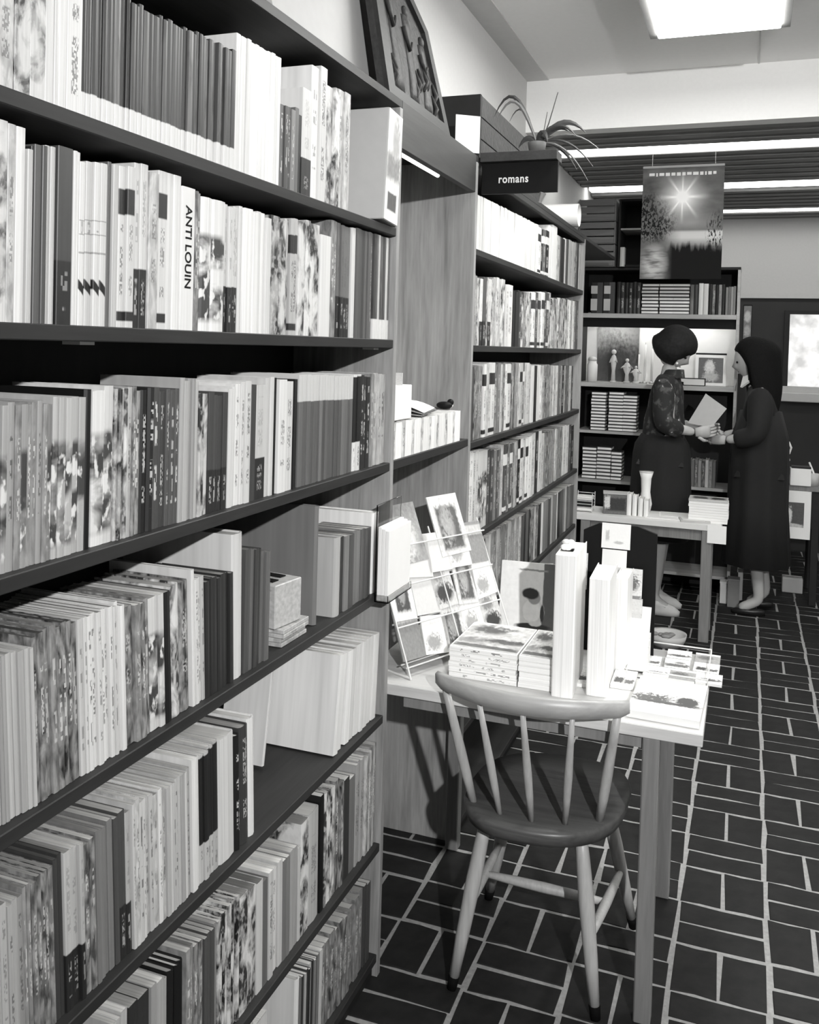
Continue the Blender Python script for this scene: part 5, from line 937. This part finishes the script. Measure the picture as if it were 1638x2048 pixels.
def person(lab, org, J, edges, rad, headc, yaw, pitch, hands):
    t = thing('person', lab, 'person', org)
    bm = skinned(J, edges, rad, 1, 0)
    mt = head(bm, headc, yaw, pitch)
    for h_ in hands: hand(bm, *h_)
    body = link('body', bm, M['skin'], t, True)
    for sg in (-1, 1):
        b_ = bmesh.new(); ball(b_, (.083, sg*.030, .004), .0105, .6, 1.25, .7, 10, 6); bmesh.ops.transform(b_, matrix=mt, verts=b_.verts); link('eye', b_, M['black'], body, True)
    b_ = bmesh.new(); ball(b_, (.083, 0, -.066), .012, .5, 1.7, .35, 10, 6); bmesh.ops.transform(b_, matrix=mt, verts=b_.verts); link('lips', b_, M['grey'], body, True)
    return t, mt
# first woman: short bobbed hair, printed blouse, dark skirt; bends over a sheet, facing the second woman
o1_ = (-.485, 5.87, 0)
J = [(0, 0, .98), (.01, 0, 1.20), (.02, 0, 1.40), (.025, 0, 1.49), (.035, 0, 1.555),
     (.02, -.165, 1.40), (.02, -.20, 1.17), (.20, -.10, 1.13), (.02, .165, 1.40), (.02, .20, 1.17), (.22, .08, 1.14),
     (0, -.085, .90), (.02, -.085, .50), (-.015, -.085, .09), (.09, -.10, .035), (0, .085, .90), (.02, .085, .50), (-.02, .085, .09), (.09, .09, .035)]
Ed = [(0, 1), (1, 2), (2, 3), (3, 4), (2, 5), (5, 6), (6, 7), (2, 8), (8, 9), (9, 10), (0, 11), (11, 12), (12, 13), (13, 14), (0, 15), (15, 16), (16, 17), (17, 18)]
Rd = [.125, .105, .11, .055, .048, .058, .044, .027, .058, .044, .027, .085, .052, .036, .03, .085, .052, .036, .03]
p1, hm_ = person('woman with bobbed hair, printed dark blouse and dark skirt, looking down at a sheet', o1_, J, Ed, Rd, (.065, 0, 1.625), math.radians(-12), math.radians(38), [((.20, -.10, 1.13), (1, .35, .12), (.1, 1, .2), 1.0, .5), ((.22, .08, 1.14), (1, -.3, .05), (0, -1, .1), 1.0, .6)])
V2 = [(0, 0, 1.06), (.01, 0, 1.20), (.03, 0, 1.40), (.04, 0, 1.475), (.02, -.17, 1.41), (.015, -.21, 1.18), (.13, -.14, 1.135), (.02, .17, 1.41), (.015, .21, 1.18), (.13, .12, 1.14), (.0, 0, 1.0)]
E2 = [(0, 1), (1, 2), (2, 3), (2, 4), (4, 5), (5, 6), (2, 7), (7, 8), (8, 9), (0, 10)]
link('blouse', skinned(V2, E2, [.14, .135, .13, .07, .078, .068, .052, .078, .068, .052, .12], 2, 0), M['blouse'], p1, True)
link('neckband', rings(bmesh.new(), [(.045, 0, 1.455, .078, .085), (.055, 0, 1.50, .062, .066), (.06, 0, 1.505, .056, .06)], 20, False), M['blouse'], p1, True)
link('skirt', rings(bmesh.new(), [(0, 0, 1.10, .125, .145), (0, 0, 1.04, .16, .175), (0, 0, .98, .17, .185), (0, 0, .75, .18, .19), (.0, 0, .46, .19, .20), (.0, 0, .455, .18, .19)], 48, True, .03, 8), M['skirt'], p1, True)
def bob(bm, mt, long=0.0):
    q = bmesh.ops.create_uvsphere(bm, u_segments=32, v_segments=22, radius=1.0)['verts']
    for v_ in q:
        x, y, z = v_.co; st = 1+.025*math.sin(14*math.atan2(y, x)+3*z)
        X, Y, Z = (x*.128-.018)*st, y*.115*st, z*.128+.022
        if z < -.1: X = X*(1.05)-.008; Y *= 1.08; Z = Z*.80-.02
        if x > .62 and z < .30: X -= (x-.62)*.13*min(1, (.30-z)*1.6)
        v_.co = (X, Y, Z)
    bmesh.ops.transform(bm, matrix=mt, verts=q)
bm = bmesh.new(); bob(bm, hm_); link('hair', bm, M['hair2'], p1, True)
bm = bmesh.new(); ball(bm, (.075, -.082, -.045), .008); bmesh.ops.transform(bm, matrix=hm_, verts=bm.verts); link('earring', bm, M['white'], p1, True)
for sy in (-.09, .085):
    bm = rings(bmesh.new(), [(.045, sy, .002, .10, .036), (.05, sy, .03, .098, .036), (.035, sy, .058, .08, .034), (-.015, sy, .09, .038, .034)], 22); link('shoe', bm, M['shoe'], p1, True)
sh = thing('paper_sheet', 'large pale sheet held up between the two women', 'sheet', (-.235, 5.83, 1.18), (0, math.radians(0), math.radians(-8))); bm = bmesh.new(); P_ = [(-.10, 0), (.04, -.02), (.125, .10), (.0, .185)]
a0 = [bm.verts.new((x, -.0015, z)) for x, z in P_]; a1 = [bm.verts.new((x, .0015, z)) for x, z in P_]; bm.faces.new(a0); bm.faces.new(a1[::-1]); [bm.faces.new((a0[(k+1) % 4], a0[k], a1[k], a1[(k+1) % 4])) for k in range(4)]; link('sheet', bm, M['lightgrey'], sh)
# second woman: long dark hair, long black coat, faces the first
o2_ = (.085, 6.10, 0)
J = [(0, 0, .95), (-.005, 0, 1.15), (-.01, 0, 1.34), (-.03, 0, 1.43), (-.05, 0, 1.49),
     (-.0, -.165, 1.35), (-.02, -.20, 1.12), (-.20, -.17, 1.08), (0, .165, 1.35), (-.02, .20, 1.12), (-.22, .06, 1.09),
     (0, -.08, .88), (-.01, -.075, .48), (.03, -.07, .09), (-.09, -.08, .03), (0, .08, .88), (.0, .08, .48), (.07, .085, .11), (-.04, .085, .03)]
p2, hm2 = person('woman with long dark hair in a long black coat, bare ankles and black shoes', o2_, J, Ed, Rd, (-.075, 0, 1.575), math.radians(180+10), math.radians(14), [((-.20, -.17, 1.08), (-1, .35, .1), (.1, 1, .1), 1.0, .6), ((-.22, .06, 1.09), (-1, -.2, .1), (0, -1, .1), 1.0, .5)])
V2 = [(0, 0, 1.0), (-.0, 0, 1.15), (-.01, 0, 1.34), (-.015, 0, 1.42), (0, -.175, 1.36), (-.02, -.215, 1.12), (-.155, -.185, 1.085), (0, .175, 1.36), (-.02, .215, 1.12), (-.16, .10, 1.09), (.0, 0, .92)]
link('coat_top', skinned(V2, E2, [.145, .145, .14, .075, .09, .075, .058, .09, .075, .058, .13], 2, 0), M['coat'], p2, True)
link('coat_skirt', rings(bmesh.new(), [(0, 0, 1.26, .12, .14), (0, 0, 1.10, .165, .18), (0, 0, .98, .172, .19), (0, 0, .65, .178, .195), (0, 0, .31, .205, .215), (0, 0, .305, .19, .20)], 54, True, .035, 9), M['coat'], p2, True)
bm = bmesh.new(); 
for sg in (-1, 1): 
    vs_ = [bm.verts.new(p_) for p_ in ((-.115, sg*.012, 1.40), (-.035, sg*.085, 1.465), (-.045, sg*.055, 1.49), (-.10, sg*.01, 1.475))]; w2 = [bm.verts.new(v_.co+Vector((-.012, 0, .004))) for v_ in vs_]
    bm.faces.new(vs_); bm.faces.new(w2[::-1]); [bm.faces.new((vs_[k], w2[k], w2[(k+1) % 4], vs_[(k+1) % 4])) for k in range(4)]
link('white_collar', bm, M['white'], p2)
bm = bmesh.new(); q = bmesh.ops.create_uvsphere(bm, u_segments=36, v_segments=28, radius=1.0)['verts']
for v_ in q:                                                                # hair: cap over the skull running into a long fall down the back
    x, y, z = v_.co; st = 1+.03*math.sin(17*math.atan2(y, x)+2*z); X, Y, Z = (x*(.122 if x > 0 else .165)-.02)*st, y*.12*st, z*.13+.02
    if z < .1:
        f = min(1, (.1-z)/1.1); Z = Z-.34*f*(1 if x < .35 else .25); X -= .05*f; Y *= 1+.18*f*(1-f)*2
    if x > .58 and z < .35: X -= (x-.58)*.16*min(1, (.35-z)*1.6)
    v_.co = (X, Y, Z)
bmesh.ops.transform(bm, matrix=Matrix.Translation((-.075, 0, 1.575))@Matrix.Rotation(math.radians(190), 4, 'Z'), verts=q); link('hair', bm, M['hair'], p2, True)
for (cx_, sy, lift) in ((-.03, -.075, .0), (.02, .085, .015)):
    bm = rings(bmesh.new(), [(cx_, sy, .001+lift, .10, .034), (cx_-.005, sy, .022+lift, .10, .035), (cx_+.01, sy, .035+lift, .085, .033)], 22); link('shoe', bm, M['shoeblack'], p2, True)
